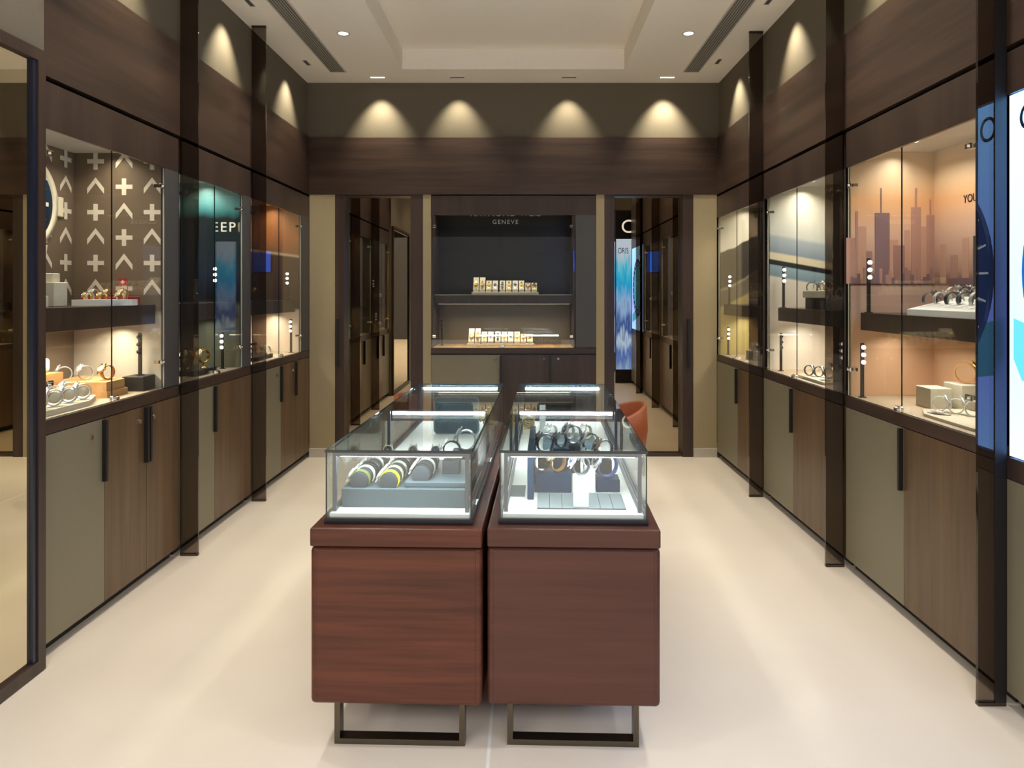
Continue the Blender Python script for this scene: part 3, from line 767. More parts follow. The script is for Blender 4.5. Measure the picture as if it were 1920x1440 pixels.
# ------------------------------------------------------------------ the two glass counters
ROT = R(-1.8)
CW = 0.54; CL = 1.70
ZT = 0.712; ZD = 0.742; ZGt = 0.947
def weighted(o):
    md_ = o.modifiers.new('normals', 'WEIGHTED_NORMAL'); md_.weight = 100; md_.keep_sharp = True
    return o
def counter(cx, cy, wm, label):
    t = empty('glass_counter', (cx, cy, 0), label, 'display counter', 'glass topped wooden counters', ROT)
    h = CW / 2
    mb = MB(); mb.box(-h, h, 0.004, CL - 0.004, 0.158, 0.6525, bev=0.016, seg=5)
    for f in mb.bm.faces: f.smooth = True
    weighted(mb.build('base_cabinet', wm, t, True))
    mb = MB(); mb.box(-h + 0.020, h - 0.020, 0.002, 0.006, 0.172, 0.645, bev=0.0012); mb.build('front_panel', wm, t, True)
    mb = MB(); mb.box(-h, h, 0.0, CL, 0.654, ZT, bev=0.006, seg=4)
    for f in mb.bm.faces: f.smooth = True
    weighted(mb.build('wooden_top', wm, t, True))
    mb = MB(); mb.box(-h + 0.012, h - 0.012, 0.016, CL - 0.016, 0.650, 0.655); mb.build('shadow_gap', M['black'], t, True)
    for y in (0.060, CL - 0.100):
        mb = MB()
        mb.box(-0.210, -0.192, y, y + 0.04, 0.018, 0.1585); mb.box(0.192, 0.210, y, y + 0.04, 0.018, 0.1585); mb.box(-0.210, 0.210, y, y + 0.04, 0.0, 0.018)
        mb.build('leg_frame', M['bronze'], t, True)
    g = 0.233; ya, yb = 0.045, CL - 0.045
    mb = MB(); mb.box(-g - 0.004, g + 0.004, ya - 0.004, yb + 0.004, ZT, ZT + 0.018); mb.build('plinth', M['plinth'], t, True)
    mb = MB(); mb.box(-g + 0.009, g - 0.009, ya + 0.009, yb - 0.009, ZT + 0.018, ZD); mb.build('display_deck', M['white'], t, True)
    def pane(name, *b):
        mb = MB(); mb.box(*b); mb.build(name, M['vitrine'], t, True)
    pane('glass_front', -g, g, ya, ya + 0.006, ZT + 0.0185, ZGt - 0.0085)
    pane('glass_back', -g, g, yb - 0.006, yb, ZT + 0.0185, ZGt - 0.0085)
    pane('glass_side', -g, -g + 0.006, ya + 0.007, yb - 0.007, ZT + 0.0185, ZGt - 0.0085)
    pane('glass_side', g - 0.006, g, ya + 0.007, yb - 0.007, ZT + 0.0185, ZGt - 0.0085)
    pane('glass_top', -g - 0.001, g + 0.001, ya - 0.001, yb + 0.001, ZGt - 0.008, ZGt)
    mb = MB()                                                            # dark bonded edges
    e = 0.0035
    for x in (-g - 0.0005, g + 0.0005 - e):
        mb.box(x, x + e, ya - 0.001, ya + 0.003, ZT + 0.018, ZGt - 0.009); mb.box(x, x + e, yb - 0.003, yb + 0.001, ZT + 0.018, ZGt - 0.009)
    for y in (ya - 0.003, yb + 0.0012): mb.box(-g - 0.003, g + 0.003, y, y + 0.0018, ZGt - 0.008, ZGt + 0.0003)
    for x in (-g - 0.003, g + 0.0012): mb.box(x, x + 0.0018, ya - 0.001, yb + 0.001, ZGt - 0.008, ZGt + 0.0003)
    mb.build('edge_trim', M['gedge'], t, True)
    # inner frame: portals with the light bars
    q = g - 0.018
    for y, wd in ((ya + 0.030, 0.012), (ya + 0.80, 0.012), (yb - 0.045, 0.012)):
        mb = MB()
        mb.box(-q - wd/2, -q + wd/2, y, y + wd, ZD, ZGt - 0.014); mb.box(q - wd/2, q + wd/2, y, y + wd, ZD, ZGt - 0.014)
        mb.box(-q - wd/2, q + wd/2, y, y + wd, ZGt - 0.014, ZGt - 0.0095)
        if y < 0.2: mb.box(-q + wd/2, q - wd/2, y, y + 0.004, ZGt - 0.027, ZGt - 0.014)
        po = mb.build('light_portal', M['post'], t, True)
        mb = MB(); mb.box(-q + 0.014, q - 0.014, y + 0.0045, y + wd + (0.008 if y < 0.2 else 0.030), ZGt - 0.030, ZGt - 0.0145, bev=0.004); mb.build('light_bar', M['ledc'], po, True)
        d = bpy.data.lights.new('bar_light', 'AREA'); d.shape = 'RECTANGLE'; d.size = 2 * q - 0.04; d.size_y = 0.03; d.energy = L_CASE; d.color = COLD
        lo = bpy.data.objects.new('bar_light', d); col.objects.link(lo); lo.parent = t; lo.location = (0, y + 0.006 if y > 0.2 else y + 0.02, ZGt - 0.030)
    for x in (-q, q):
        mb = MB(); mb.box(x - 0.004, x + 0.004, ya + 0.045, yb - 0.06, ZD, ZD + 0.008); mb.build('floor_rail', M['post'], t, True)
    return t
cntL = counter(-0.405, 2.16, M['mahogany'], 'glass topped mahogany counter on the left, grey watch rolls inside')
cntR = counter(0.150, 2.155, M['mahogany2'], 'glass topped mahogany counter on the right, navy display stand inside')
def inL(x, y, z=ZD): return ABS[cntL.name] @ Vector((x, y, z))
def inR(x, y, z=ZD): return ABS[cntR.name] @ Vector((x, y, z))

# ------------------------------------------------------------------ watches
STYLES = {
    'gun_black': ('gunmetal', 'gunmetal', C(18, 20, 24), 'letterW'), 'gun_blue': ('gunmetal', 'steel', C(20, 36, 80), 'letterW'),
    'steel_black': ('steel', 'steel', C(22, 24, 28), 'letterW'), 'steel_blue': ('steel', 'steel', C(28, 52, 110), 'letterW'), 'steel_white': ('steel', 'steel', C(232, 230, 222), 'letterK'),
    'black_black': ('rubber', 'steel', C(20, 20, 22), 'letterW'), 'brown_white': ('brown', 'steel', C(230, 224, 210), 'letterK'), 'gold_black': ('gold', 'gold', C(24, 22, 20), 'letterW'),
    'gold_white': ('gold', 'gold', C(238, 230, 206), 'letterK'), 'yellow': ('yellow', 'steel', C(30, 40, 90), 'letterW'), 'olive': ('olive', 'steel', C(60, 66, 50), 'letterW'),
    'cream_strap': ('creamstrap', 'steel', C(226, 220, 204), 'letterK'), 'blue_strap': ('bluestrap', 'steel', C(24, 40, 92), 'letterW'), 'white_strap': ('whitestrap', 'steel', C(236, 234, 228), 'letterK'),
    'tan_gold': ('tan', 'gold', C(240, 234, 214), 'letterK'),
}
M['gunmetal'] = plain('gunmetal', C(112, 116, 124), 0.3, 0.7, noise=0)
STRAPS = {'gunmetal': M['gunmetal'], 'steel': M['steel'], 'gold': M['gold'], 'rubber': plain('black_rubber', C(30, 31, 34), 0.5), 'brown': plain('brown_leather', C(92, 58, 38), 0.5), 'yellow': plain('yellow_rubber', C(238, 220, 36), 0.45),
          'olive': plain('olive_textile', C(112, 122, 62), 0.7), 'creamstrap': plain('cream_strap_leather', C(206, 200, 168), 0.5), 'bluestrap': plain('blue_leather', C(50, 76, 140), 0.45),
          'whitestrap': plain('white_rubber', C(236, 236, 232), 0.45), 'tan': plain('tan_leather', C(176, 124, 72), 0.5)}
DESC = {'gun_black': 'dark metal watch', 'gun_blue': 'blue-dialled dark metal watch', 'steel_black': 'black-dialled steel watch', 'steel_blue': 'blue-dialled steel watch', 'steel_white': 'white-dialled steel watch', 'black_black': 'all black watch',
        'brown_white': 'brown strapped watch', 'gold_black': 'black-dialled gold watch', 'gold_white': 'pale-dialled gold watch', 'yellow': 'yellow strapped watch', 'olive': 'olive strapped watch',
        'cream_strap': 'cream strapped watch', 'blue_strap': 'blue strapped watch', 'white_strap': 'white strapped watch', 'tan_gold': 'tan strapped gold watch'}
DIALS = {}
PROTO = {}
def make_watch(kind, style):
    sm, cm, dc, mk = STYLES[style]
    if style not in DIALS: DIALS[style] = plain('dial_' + style, dc, 0.3, noise=0)
    root = empty('wristwatch', (0, 0, 0))
    W_ = 0.020
    if kind == 'flat':
        path = []
        for k in range(13):
            s = -0.046 + 0.092 * k / 12
            z = 0.0035 - 0.004 * (s / 0.046) ** 2 * 0.6
            path.append((s, max(z, 0.0006), 0, 1, 1.0 - 0.18 * abs(s) / 0.046))
        MB().strip(path, W_, 0.0028).build('strap', STRAPS[sm], root, True)
        base = Matrix.Translation((0, 0, 0.0045))
    else:
        if kind == 'loop': ry, rz, a0, a1, hc, closed = 0.0270, 0.0285, 0, 360, 0.0322, True
        elif kind == 'arch': ry, rz, a0, a1, hc, closed = 0.0302, 0.0302, -36, 216, 0.0200, False
        path = []
        n = 36
        for k in range(n if closed else n + 1):
            a = R(a0 + (a1 - a0) * k / n)
            nx, nz = math.cos(a), math.sin(a)
            away = abs(((math.degrees(a) - 140 + 180) % 360) - 180)
            path.append((ry * nx, hc + rz * nz, nx, nz, 1.0 - 0.2 * min(away / 130, 1)))
        MB().strip(path, W_, 0.0034, closed=closed).build('strap', STRAPS[sm], root, True)
        th = R(148) if kind == 'arch' else R(150)
        nrm = Vector((0, math.cos(th), math.sin(th)))
        p = Vector((0, ry * math.cos(th), hc + rz * math.sin(th))) + nrm * 0.0030
        xa = Vector((1, 0, 0)); ya_ = nrm.cross(xa)
        base = Matrix(((xa.x, ya_.x, nrm.x, p.x), (xa.y, ya_.y, nrm.y, p.y), (xa.z, ya_.z, nrm.z, p.z), (0, 0, 0, 1)))
    mb = MB()
    mb.lathe([(0, 0), (0.0185, 0), (0.0205, 0.002), (0.0205, 0.0065), (0.0192, 0.009), (0.0165, 0.0095), (0.0160, 0.0078), (0, 0.0078)], base, 28)
    for sx in (-1, 1):
        for sy in (-1, 1):
            mb.box(sx * 0.0125 - 0.0022, sx * 0.0125 + 0.0022, sy * 0.0205 - 0.006, sy * 0.0205 + 0.006, 0.0008, 0.005, M=base)
    case = mb.build('case', M[cm], root, True)
    mb = MB(); mb.lathe([(0, 0.0079), (0.0159, 0.0079), (0.0159, 0.0083), (0, 0.0083)], base, 28); dial = mb.build('dial', DIALS[style], root, True)
    mb = MB()
    for k in range(12):
        mb.box(0.0112, 0.0142, -0.0006, 0.0006, 0.00835, 0.0088, M=base @ Matrix.Rotation(k * PI / 6, 4, 'Z'))
    mb.box(-0.002, 0.0082, -0.0007, 0.0007, 0.0089, 0.0092, M=base @ Matrix.Rotation(R(150), 4, 'Z'))
    mb.box(-0.002, 0.0118, -0.0005, 0.0005, 0.0093, 0.0096, M=base @ Matrix.Rotation(R(40), 4, 'Z'))
    mb.build('hands_and_markers', M[mk], dial, True)
    mb = MB(); mb.lathe([(0, 0), (0.003, 0), (0.003, 0.004), (0, 0.004)], base @ Matrix.Translation((0.0203, 0, 0.0042)) @ Matrix.Rotation(PI/2, 4, 'Y'), 12); mb.build('crown', M[cm], case, True)
    return root
def watch(kind, style, loc, label, group, rz=0.0, tilt=0.0, scale=1.0):
    key = (kind, style)
    if key not in PROTO:
        o = PROTO[key] = make_watch(kind, style)
    else:
        o = copy_tree(PROTO[key])
    o.location = loc
    o.rotation_mode = 'XYZ'
    o.rotation_euler = (tilt, 0, rz)
    o.scale = (scale,) * 3
    return tag(o, label, 'watch', group)
ORD = ['first', 'second', 'third', 'fourth', 'fifth', 'sixth', 'seventh', 'eighth', 'ninth', 'tenth']

def prop(name, cat, label, x0, x1, y0, y1, z0, z1, m, bev=0.003, group=None, Mw=None):
    """box-like display prop; Mw places local coordinates in the world"""
    mb = MB(); mb.box(x0, x1, y0, y1, z0, z1, bev=bev, seg=3)
    if Mw is not None: mb.bm.transform(Mw)
    return tag(mb.build(name, m), label, cat, group)

# --- left counter: grey riser, three grey rolls of watches, ring stands
AL, AR = ABS[cntL.name], ABS[cntR.name]
prop('display_riser', 'display riser', 'long grey riser block at the front of the left counter', -0.205, 0.205, 0.118, 0.46, ZD, ZD + 0.062, M['greyboard'], Mw=AL)
ZR = ZD + 0.062
prop('display_riser', 'display riser', 'thin grey step on the right half of the grey riser block', 0.0, 0.205, 0.135, 0.45, ZR, ZR + 0.018, M['greyboard'], Mw=AL)
def roll(x, y0, y1, z, label):
    mb = MB()
    pts = []
    for k in range(25):
        a = R(-40 + 260 * k / 24)
        pts.append((x + 0.0296 * math.cos(a), z + 0.0192 + 0.0296 * math.sin(a)))
    mb.prism(pts, 'y', y0, y1)
    for f in mb.bm.faces: f.smooth = False
    mb.bm.transform(AL)
    return tag(mb.build('watch_roll', M['greyfab']), label, 'watch cushion', 'grey watch rolls in the left counter')
roll(-0.150, 0.128, 0.40, ZR, 'grey watch roll at the left end of the riser')
roll(-0.052, 0.128, 0.42, ZR, 'grey watch roll in the middle, yellow strapped watch at its front')
roll(0.052, 0.150, 0.36, ZR + 0.018, 'grey watch roll standing on the thin step')
gL = 'watches on rolls in the left counter'
for x, z, seq, wd, y0 in ((-0.150, ZR, ('olive', 'white_strap', 'black_black', 'steel_black'), 'left grey roll', 0.150), (-0.052, ZR, ('yellow', 'cream_strap', 'steel_white', 'black_black'), 'middle grey roll', 0.150), (0.052, ZR + 0.018, ('black_black', 'steel_white', 'black_black'), 'grey roll on the step', 0.185)):
    for k, s in enumerate(seq):
        p = AL @ Vector((x, y0 + 0.062 * k, z))
        watch('arch', s, p, '%s, %s from the front on the %s' % (DESC[s], ORD[k], wd), gL, -PI/2 + ROT)
prop('watch_stand', 'watch stand', 'small grey cube stand at the right of the grey rolls', 0.110, 0.170, 0.24, 0.29, ZR + 0.018, ZR + 0.063, M['greyfab'], Mw=AL)
watch('loop', 'black_black', AL @ Vector((0.14, 0.265, ZR + 0.0635)), 'black strap watch standing on the small grey cube in the left counter', 'watches on stands in the left counter', -PI/2 + ROT)
prop('watch_stand', 'watch stand', 'grey block further back in the left counter, ring watch on top', 0.090, 0.190, 0.62, 0.69, ZD, ZD + 0.07, M['greyfab'], Mw=AL)
watch('loop', 'steel_black', AL @ Vector((0.145, 0.655, ZD + 0.0705)), 'large hooped steel watch upright at the middle of the left counter', 'watches on stands in the left counter', -PI/2 + ROT, scale=1.25)
for k, (x, s) in enumerate(((-0.16, 'steel_black'), (-0.06, 'black_black'), (0.03, 'steel_blue'))):
    prop('watch_stand', 'watch stand', 'low grey pad in the middle of the left counter, %s from the left' % ORD[k], x - 0.03, x + 0.03, 0.58, 0.66, ZD, ZD + 0.03, M['greyboard'], Mw=AL)
    watch('loop', s, AL @ Vector((x, 0.62, ZD + 0.0305)), '%s on the %s low grey pad of the left counter' % (DESC[s], ORD[k]), 'watches on stands in the left counter', ROT)
# framed tabletop mirror at the rear of the left counter
def frame_panel():
    t = empty('table_mirror', AL @ Vector((0.02, 1.30, ZD)), 'rounded pale framed panel standing at the rear of the left counter', 'mirror', rz=ROT)
    w_, h_, r_ = 0.115, 0.185, 0.025
    def rr(w2, h2, rad):
        pts = []
        for cx_, cz_, a0 in ((w2 - rad, h2 - rad, 0), (-w2 + rad, h2 - rad, 90), (-w2 + rad, 0.0 + rad, 180), (w2 - rad, rad, 270)):
            for k in range(6):
                a = R(a0 + 18 * k); pts.append((cx_ + rad * math.cos(a), cz_ + rad * math.sin(a)))
        return pts
    out_, in_ = rr(w_, h_, r_), rr(w_ - 0.008, h_ - 0.008, r_ - 0.006)
    mb = MB(); bm = mb.bm
    n = len(out_)
    lay = [[bm.verts.new((p[0], y, p[1] + off)) for p in ring] for ring, off in ((out_, 0), (in_, 0.004)) for y in (0, 0.012)]
    for k in range(n):
        k2 = (k + 1) % n
        o0, o1, i0, i1 = lay
        bm.faces.new((o0[k], o0[k2], i0[k2], i0[k])); bm.faces.new((o1[k], i1[k], i1[k2], o1[k2])); bm.faces.new((o0[k], o1[k], o1[k2], o0[k2])); bm.faces.new((i0[k], i0[k2], i1[k2], i1[k]))
    mb.build('frame', M['tile'], t, True)
    mb = MB(); mb.prism([(p[0] * 0.995, p[1] + 0.004) for p in in_], 'y', 0.003, 0.008); mb.build('panel', M['greyboard'], t, True)
frame_panel()
prop('watch_tray', 'tray', 'cream tray of gold watches at the rear right of the left counter', 0.145, 0.205, 1.34, 1.56, ZD, ZD + 0.02, M['cream'], Mw=AL)
for k in range(3):
    watch('loop', 'gold_white', AL @ Vector((0.175, 1.38 + 0.06 * k, ZD + 0.0205)), 'gold watch on the left counter rear tray, %s from the front' % ORD[k], 'gold watches on the rear tray', ROT - PI/2)

# --- right counter: navy stand, white pedestal, grey tiles, hooped watches
prop('display_board', 'display stand', 'tall navy board standing lengthwise at the left in the right counter', -0.150, -0.128, 0.205, 0.66, ZD, ZD + 0.165, M['navy'], Mw=AR)
prop('display_block', 'display stand', 'navy block beside the navy board in the right counter', -0.126, 0.005, 0.290, 0.37, ZD, ZD + 0.068, M['navy'], Mw=AR)
prop('display_block', 'display stand', 'navy upright block behind the white pedestal in the right counter', -0.060, 0.000, 0.42, 0.48, ZD, ZD + 0.125, M['navy'], Mw=AR)
prop('display_block', 'display stand', 'dark blue block at the right behind the grey tiles', 0.092, 0.175, 0.30, 0.38, ZD, ZD + 0.045, M['navy'], Mw=AR)
prop('display_block', 'display stand', 'tall white pedestal at the front of the grey tiles', 0.004, 0.054, 0.108, 0.16, ZD + 0.0055, ZD + 0.105, M['white'], Mw=AR)
prop('display_block', 'display stand', 'white block just behind the tall white pedestal', 0.050, 0.088, 0.29, 0.34, ZD, ZD + 0.085, M['white'], Mw=AR)
prop('price_card', 'card', 'grey square plate lying left of the navy board', -0.212, -0.160, 0.24, 0.37, ZD + 0.0005, ZD + 0.004, M['greyboard'], Mw=AR, bev=0.001)
def tile_plate():
    t = empty('tile_plate', AR @ Vector((0.03, 0.20, ZD)), 'flat plate of light grey tiles at the front of the right counter', 'display plate', rz=ROT)
    mb = MB(); mb.box(-0.145, 0.145, -0.095, 0.075, 0.0, 0.003); mb.build('base_plate', M['greyfab'], t, True)
    mb = MB()
    for k in range(7): mb.box(-0.145 + k * 0.0415, -0.145 + k * 0.0415 + 0.040, -0.095, 0.075, 0.003, 0.0053, bev=0.0005, seg=1)
    mb.build('tiles', M['tile'], t, True)
tile_plate()
gR = 'hooped watches in the right counter'
HW = [  # x, y, base z, style, rz, label, scale
    (-0.100, 0.325, ZD + 0.0685, 'gun_black', -1.15, 'dark metal watch on the left of the navy block', 1.15),
    (-0.045, 0.325, ZD + 0.0685, 'tan_gold', -1.0, 'gold watch on tan strap on the right of the navy block', 1.05),
    (0.029, 0.134, ZD + 0.1055, 'gun_blue', -1.25, 'dark metal watch with blue dial on the tall white pedestal', 1.0),
    (0.069, 0.315, ZD + 0.0855, 'white_strap', -1.2, 'watch on white strap on the white block behind the pedestal', 0.95),
    (0.132, 0.335, ZD + 0.0455, 'blue_strap', -1.2, 'watch on blue strap on the dark blue block at the right', 1.3),
    (-0.030, 0.450, ZD + 0.1255, 'gun_black', -1.0, 'dark metal watch on the navy upright block', 0.85)]
for x, y, z, s, rz_, lb, sc in HW:
    watch('loop', s, AR @ Vector((x, y, z)), lb, gR, rz_ + ROT, scale=sc)
for k, (x, y, s, zz) in enumerate(((-0.09, 0.56, 'gun_black', 0.08), (0.02, 0.58, 'gun_blue', 0.11), (0.09, 0.60, 'black_black', 0.075), (0.14, 0.55, 'gun_black', 0.06))):
    prop('watch_stand', 'watch stand', 'dark grey block in the second row of the right counter, %s from left' % ORD[k], x - 0.028, x + 0.028, y - 0.03, y + 0.03, ZD, ZD + zz, M['greyfab'], Mw=AR)
    watch('loop', s, AR @ Vector((x, y, ZD + zz + 0.0005)), '%s on the %s second-row block of the right counter' % (DESC[s], ORD[k]), gR, -1.2 + ROT, scale=1.15)
prop('watch_tray', 'tray', 'grey tray further back in the right counter, three pale watches on it', -0.10, 0.14, 0.95, 1.20, ZD, ZD + 0.03, M['greyboard'], Mw=AR)
for k, s in enumerate(('white_strap', 'steel_white', 'cream_strap')):
    watch('loop', s, AR @ Vector((-0.06 + 0.08 * k, 1.05, ZD + 0.0305)), '%s on the right counter grey tray, %s from left' % (DESC[s], ORD[k]), gR, -0.8 + ROT)
prop('display_block', 'display stand', 'white upright block at the rear left of the right counter', -0.12, -0.09, 1.28, 1.34, ZD, ZD + 0.14, M['white'], Mw=AR)
prop('watch_tray', 'tray', 'cream tray of gold watches at the rear left of the right counter', -0.205, -0.145, 1.30, 1.56, ZD, ZD + 0.02, M['cream'], Mw=AR)
for k in range(4):
    watch('loop', 'gold_white', AR @ Vector((-0.175, 1.34 + 0.055 * k, ZD + 0.0205)), 'gold watch on the right counter rear tray, %s from the front' % ORD[k], 'gold watches on the rear tray', ROT - PI/2)

# --- back cabinet: two cream trays of ten watches on sloping cushions
def wedge_bank(x0, y, z, tray_label, where):
    t = empty('watch_tray', (x0 + 0.29, y, z), tray_label, 'tray', 'cream watch trays in the back cabinet')
    mb = MB(); mb.box(x0 - 0.012, x0 + 0.595, y - 0.055, y + 0.085, z, z + 0.022, bev=0.002); mb.build('base', M['cream'], t)
    zz = z + 0.022
    for k in range(10):
        x = x0 + 0.026 + 0.058 * k + (0.008 if k > 3 else 0)
        hgt = 0.135 if k < 2 else (0.105 if k < 8 else 0.085)
        mb = MB(); mb.prism([(y - 0.045, zz), (y + 0.055, zz), (y + 0.055, zz + hgt), (y + 0.035, zz + hgt), (y - 0.045, zz + 0.022)], 'x', x - 0.0245, x + 0.0245)
        tag(mb.build('watch_cushion', M['cream']), 'cream sloping watch cushion, %s from the left on the %s' % (ORD[k], where), 'watch cushion', 'cream sloping watch cushions')
        v0 = Vector((0, y - 0.045, zz + 0.022)); v1 = Vector((0, y + 0.035, zz + hgt))
        d = (v1 - v0); ang = math.atan2(d.z, d.y)
        c_ = v0 + d.normalized() * min(0.052, d.length * 0.5)
        n_ = Vector((0, -math.sin(ang), math.cos(ang)))
        s = ('gold_white', 'tan_gold', 'gold_white', 'steel_black', 'black_black', 'gold_white', 'steel_black', 'gold_white', 'tan_gold', 'gold_black')[k]
        p = c_ + n_ * 0.0006; p.x = x
        watch('flat', s, p, '%s on the %s cushion from left, %s' % (DESC[s], ORD[k], where), 'watches on cream cushions in the back cabinet', 0, ang, 0.95)
wedge_bank(-0.475, 6.33, 1.4302, 'long cream tray of ten watches on the shelf of the back cabinet', 'upper back tray')
wedge_bank(-0.515, 6.30, 0.9622, 'long cream tray of ten watches on the counter of the back cabinet', 'lower back tray')

# --- LED spot posts in the cabinets
def led_post(x, y, z, h, label, face=-1, lit=True, dirx=0.0):
    t = empty('spotlight_post', (x, y, z), label, 'display light', 'small three-spot light posts')
    mb = MB(); mb.box(x - 0.008, x + 0.008, y - 0.006, y + 0.006, z + 0.004, z + h, bev=0.001); mb.box(x - 0.016, x + 0.016, y - 0.012, y + 0.012, z, z + 0.004); mb.build('post', M['black'], t)
    dv = Vector((dirx, -1, 0)).normalized()
    for k in range(3):
        zz = z + h - 0.022 - 0.038 * k
        p0 = Vector((x, y, zz)) + dv * 0.0075
        mb = MB()
        Mx = Matrix.Translation(p0) @ dv.to_track_quat('Z', 'Y').to_matrix().to_4x4()
        mb.lathe([(0, 0), (0.0085, 0), (0.0105, 0.004), (0.0105, 0.010), (0.008, 0.013), (0, 0.014)], Mx, 14)
        mb.build('led_lens', M['ledp'] if lit else M['black'], t)
led_post(1.765, 6.00, SHR[1], 0.26, 'lit light post on the shelf of the cabinet with the sail picture')
led_post(1.755, 6.00, ZCR, 0.24, 'light post below the shelf of the cabinet with the sail picture')
led_post(1.765, 4.74, SHR[1], 0.28, 'lit light post on the shelf of the sea picture cabinet')
led_post(1.755, 4.76, ZCR, 0.26, 'dark light post below the shelf of the sea picture cabinet', lit=False)
led_post(1.765, 3.565, SHR[1], 0.28, 'lit light post on the shelf of the sunset skyline cabinet', dirx=0.0)
led_post(1.730, 3.56, ZCR, 0.28, 'lit light post below the shelf of the sunset skyline cabinet')
led_post(-2.00, 3.60, ZCL + 0.075, 0.22, 'dark light post on the black box in the chevron cabinet', lit=False)
led_post(-2.03, 4.55, SHL[1], 0.24, 'lit light post on the shelf of the teal panel cabinet')
led_post(-2.00, 4.58, ZCL, 0.24, 'lit light post below the shelf of the teal panel cabinet')
led_post(-1.98, 5.78, SHL[1], 0.24, 'lit light post on the shelf of the tan panel cabinet')
led_post(-1.96, 5.80, ZCL, 0.28, 'lit light post below the shelf of the tan panel cabinet')
led_post(-0.765, 6.35, 0.9622, 0.26, 'dark light post in the lower left of the back cabinet', lit=False)

# --- chevron cabinet: lower level
g1 = 'watches in the chevron cabinet'
prop('light_post_base', 'display stand', 'black box carrying the light post in the chevron cabinet', -2.055, -1.945, 3.53, 3.645, ZCL + 0.0003, ZCL + 0.0745, M['black'])
def poly_prop(name, cat, label, pts, z0, z1, m, m2=None, group=None):
    mb = MB(); mb.prism(pts, 'z', z0, z1)
    return tag(mb.build(name, m), label, cat, group)
poly_prop('display_tray', 'tray', 'low cream six-sided tray at the front of the chevron cabinet', [(-1.945, 2.76), (-1.945, 3.10), (-2.02, 3.26), (-2.16, 3.26), (-2.16, 2.76)], ZCL + 0.0003, ZCL + 0.022, M['cream'])
poly_prop('display_riser', 'display riser', 'pale oak riser under three hooped watches in the chevron cabinet', [(-1.99, 3.30), (-1.99, 3.47), (-2.06, 3.52), (-2.30, 3.60), (-2.30, 3.28)], ZCL + 0.0003, ZCL + 0.030, M['oak'])
poly_prop('display_riser', 'display riser', 'cream topped oak plate on the pale oak riser', [(-2.00, 3.31), (-2.00, 3.46), (-2.06, 3.51), (-2.29, 3.59), (-2.29, 3.29)], ZCL + 0.0305, ZCL + 0.075, M['oak'])
poly_prop('display_riser', 'display riser', 'tall oak riser behind the silver watches in the chevron cabinet', [(-2.18, 2.80), (-2.18, 3.27), (-2.36, 3.27), (-2.36, 2.80)], ZCL + 0.0003, ZCL + 0.13, M['oak'])
prop('watch_cushion', 'watch cushion', 'long cream bolster on the tall oak riser in the chevron cabinet', -2.30, -2.22, 2.85, 3.25, ZCL + 0.1305, ZCL + 0.20, M['cream'], bev=0.02)
for k, (x, y) in enumerate(((-2.235, 3.36), (-2.155, 3.40), (-2.06, 3.42))):
    s = ('steel_white', 'steel_white', 'tan_gold')[k]
    watch('loop', s, (x, y, ZCL + 0.0755), '%s, %s of three on the oak riser, chevron cabinet' % (DESC[s], ORD[k]), g1, -0.9 + 0.25 * k, scale=1.1)
for k in range(8):
    x = -1.995 - 0.085 * (k % 2); y = 2.84 + 0.095 * (k // 2) + 0.03 * (k % 2)
    s = ('steel_white', 'white_strap', 'steel_black', 'gold_white', 'steel_white', 'steel_black', 'white_strap', 'steel_white')[k]
    watch('loop', s, (x, y, ZCL + 0.0225), '%s on the low cream tray, %s from the mirror' % (DESC[s], ORD[k]), g1, -0.7, scale=1.12)
    mb = MB(); mb.lathe([(0, -0.015), (0.018, -0.015), (0.024, -0.008), (0.024, 0.008), (0.018, 0.015), (0, 0.015)], Matrix.Translation((x, y, ZCL + 0.0225 + 0.0322 * 1.12)) @ Matrix.Rotation(-0.7, 4, 'Z') @ Matrix.Rotation(PI / 2, 4, 'Y'), 20)
    tag(mb.build('watch_pillow', M['cream']), 'cream pillow inside the %s watch from the mirror on the low cream tray' % ORD[k], 'watch cushion', 'cream watch pillows in the chevron cabinet')
for k in range(4):
    s = ('steel_white', 'steel_black', 'tan_gold', 'steel_white')[k]
    watch('flat', s, (-2.26, 2.90 + 0.095 * k, ZCL + 0.2005), '%s on the cream bolster, %s from the mirror' % (DESC[s], ORD[k]), g1, PI/2)
# upper level
def swiss_flag():
    t = empty('table_flag', (-1.985, 3.46, SHL[1] + 0.03), 'small red flag with white cross on the chevron cabinet shelf', 'flag')
    mb = MB(); mb.cyl((-1.985, 3.46, SHL[1] + 0.0307), (-1.985, 3.46, SHL[1] + 0.135), 0.0016, 8); mb.build('pole', M['chrome'], t)
    mb = MB(); mb.box(-2.03, -1.987, 3.459, 3.4605, SHL[1] + 0.098, SHL[1] + 0.134); fl = mb.build('cloth', M['red'], t)
    mb = MB(); mb.box(-2.018, -1.999, 3.4578, 3.459, SHL[1] + 0.1125, SHL[1] + 0.1195); mb.box(-2.0118, -2.0052, 3.4576, 3.4588, SHL[1] + 0.1065, SHL[1] + 0.1255); mb.build('cross', M['letterW'], fl)
poly_prop('display_tray', 'tray', 'white boat-shaped watch tray on the chevron cabinet shelf', [(-2.16, 3.30), (-2.00, 3.30), (-1.93, 3.40), (-1.94, 3.47), (-2.16, 3.47)], SHL[1] + 0.0003, SHL[1] + 0.030, M['white'])
swiss_flag()
prop('display_tray', 'tray', 'red edged tray behind the white boat-shaped tray', -2.24, -2.00, 3.49, 3.60, SHL[1] + 0.0003, SHL[1] + 0.042, M['red'])
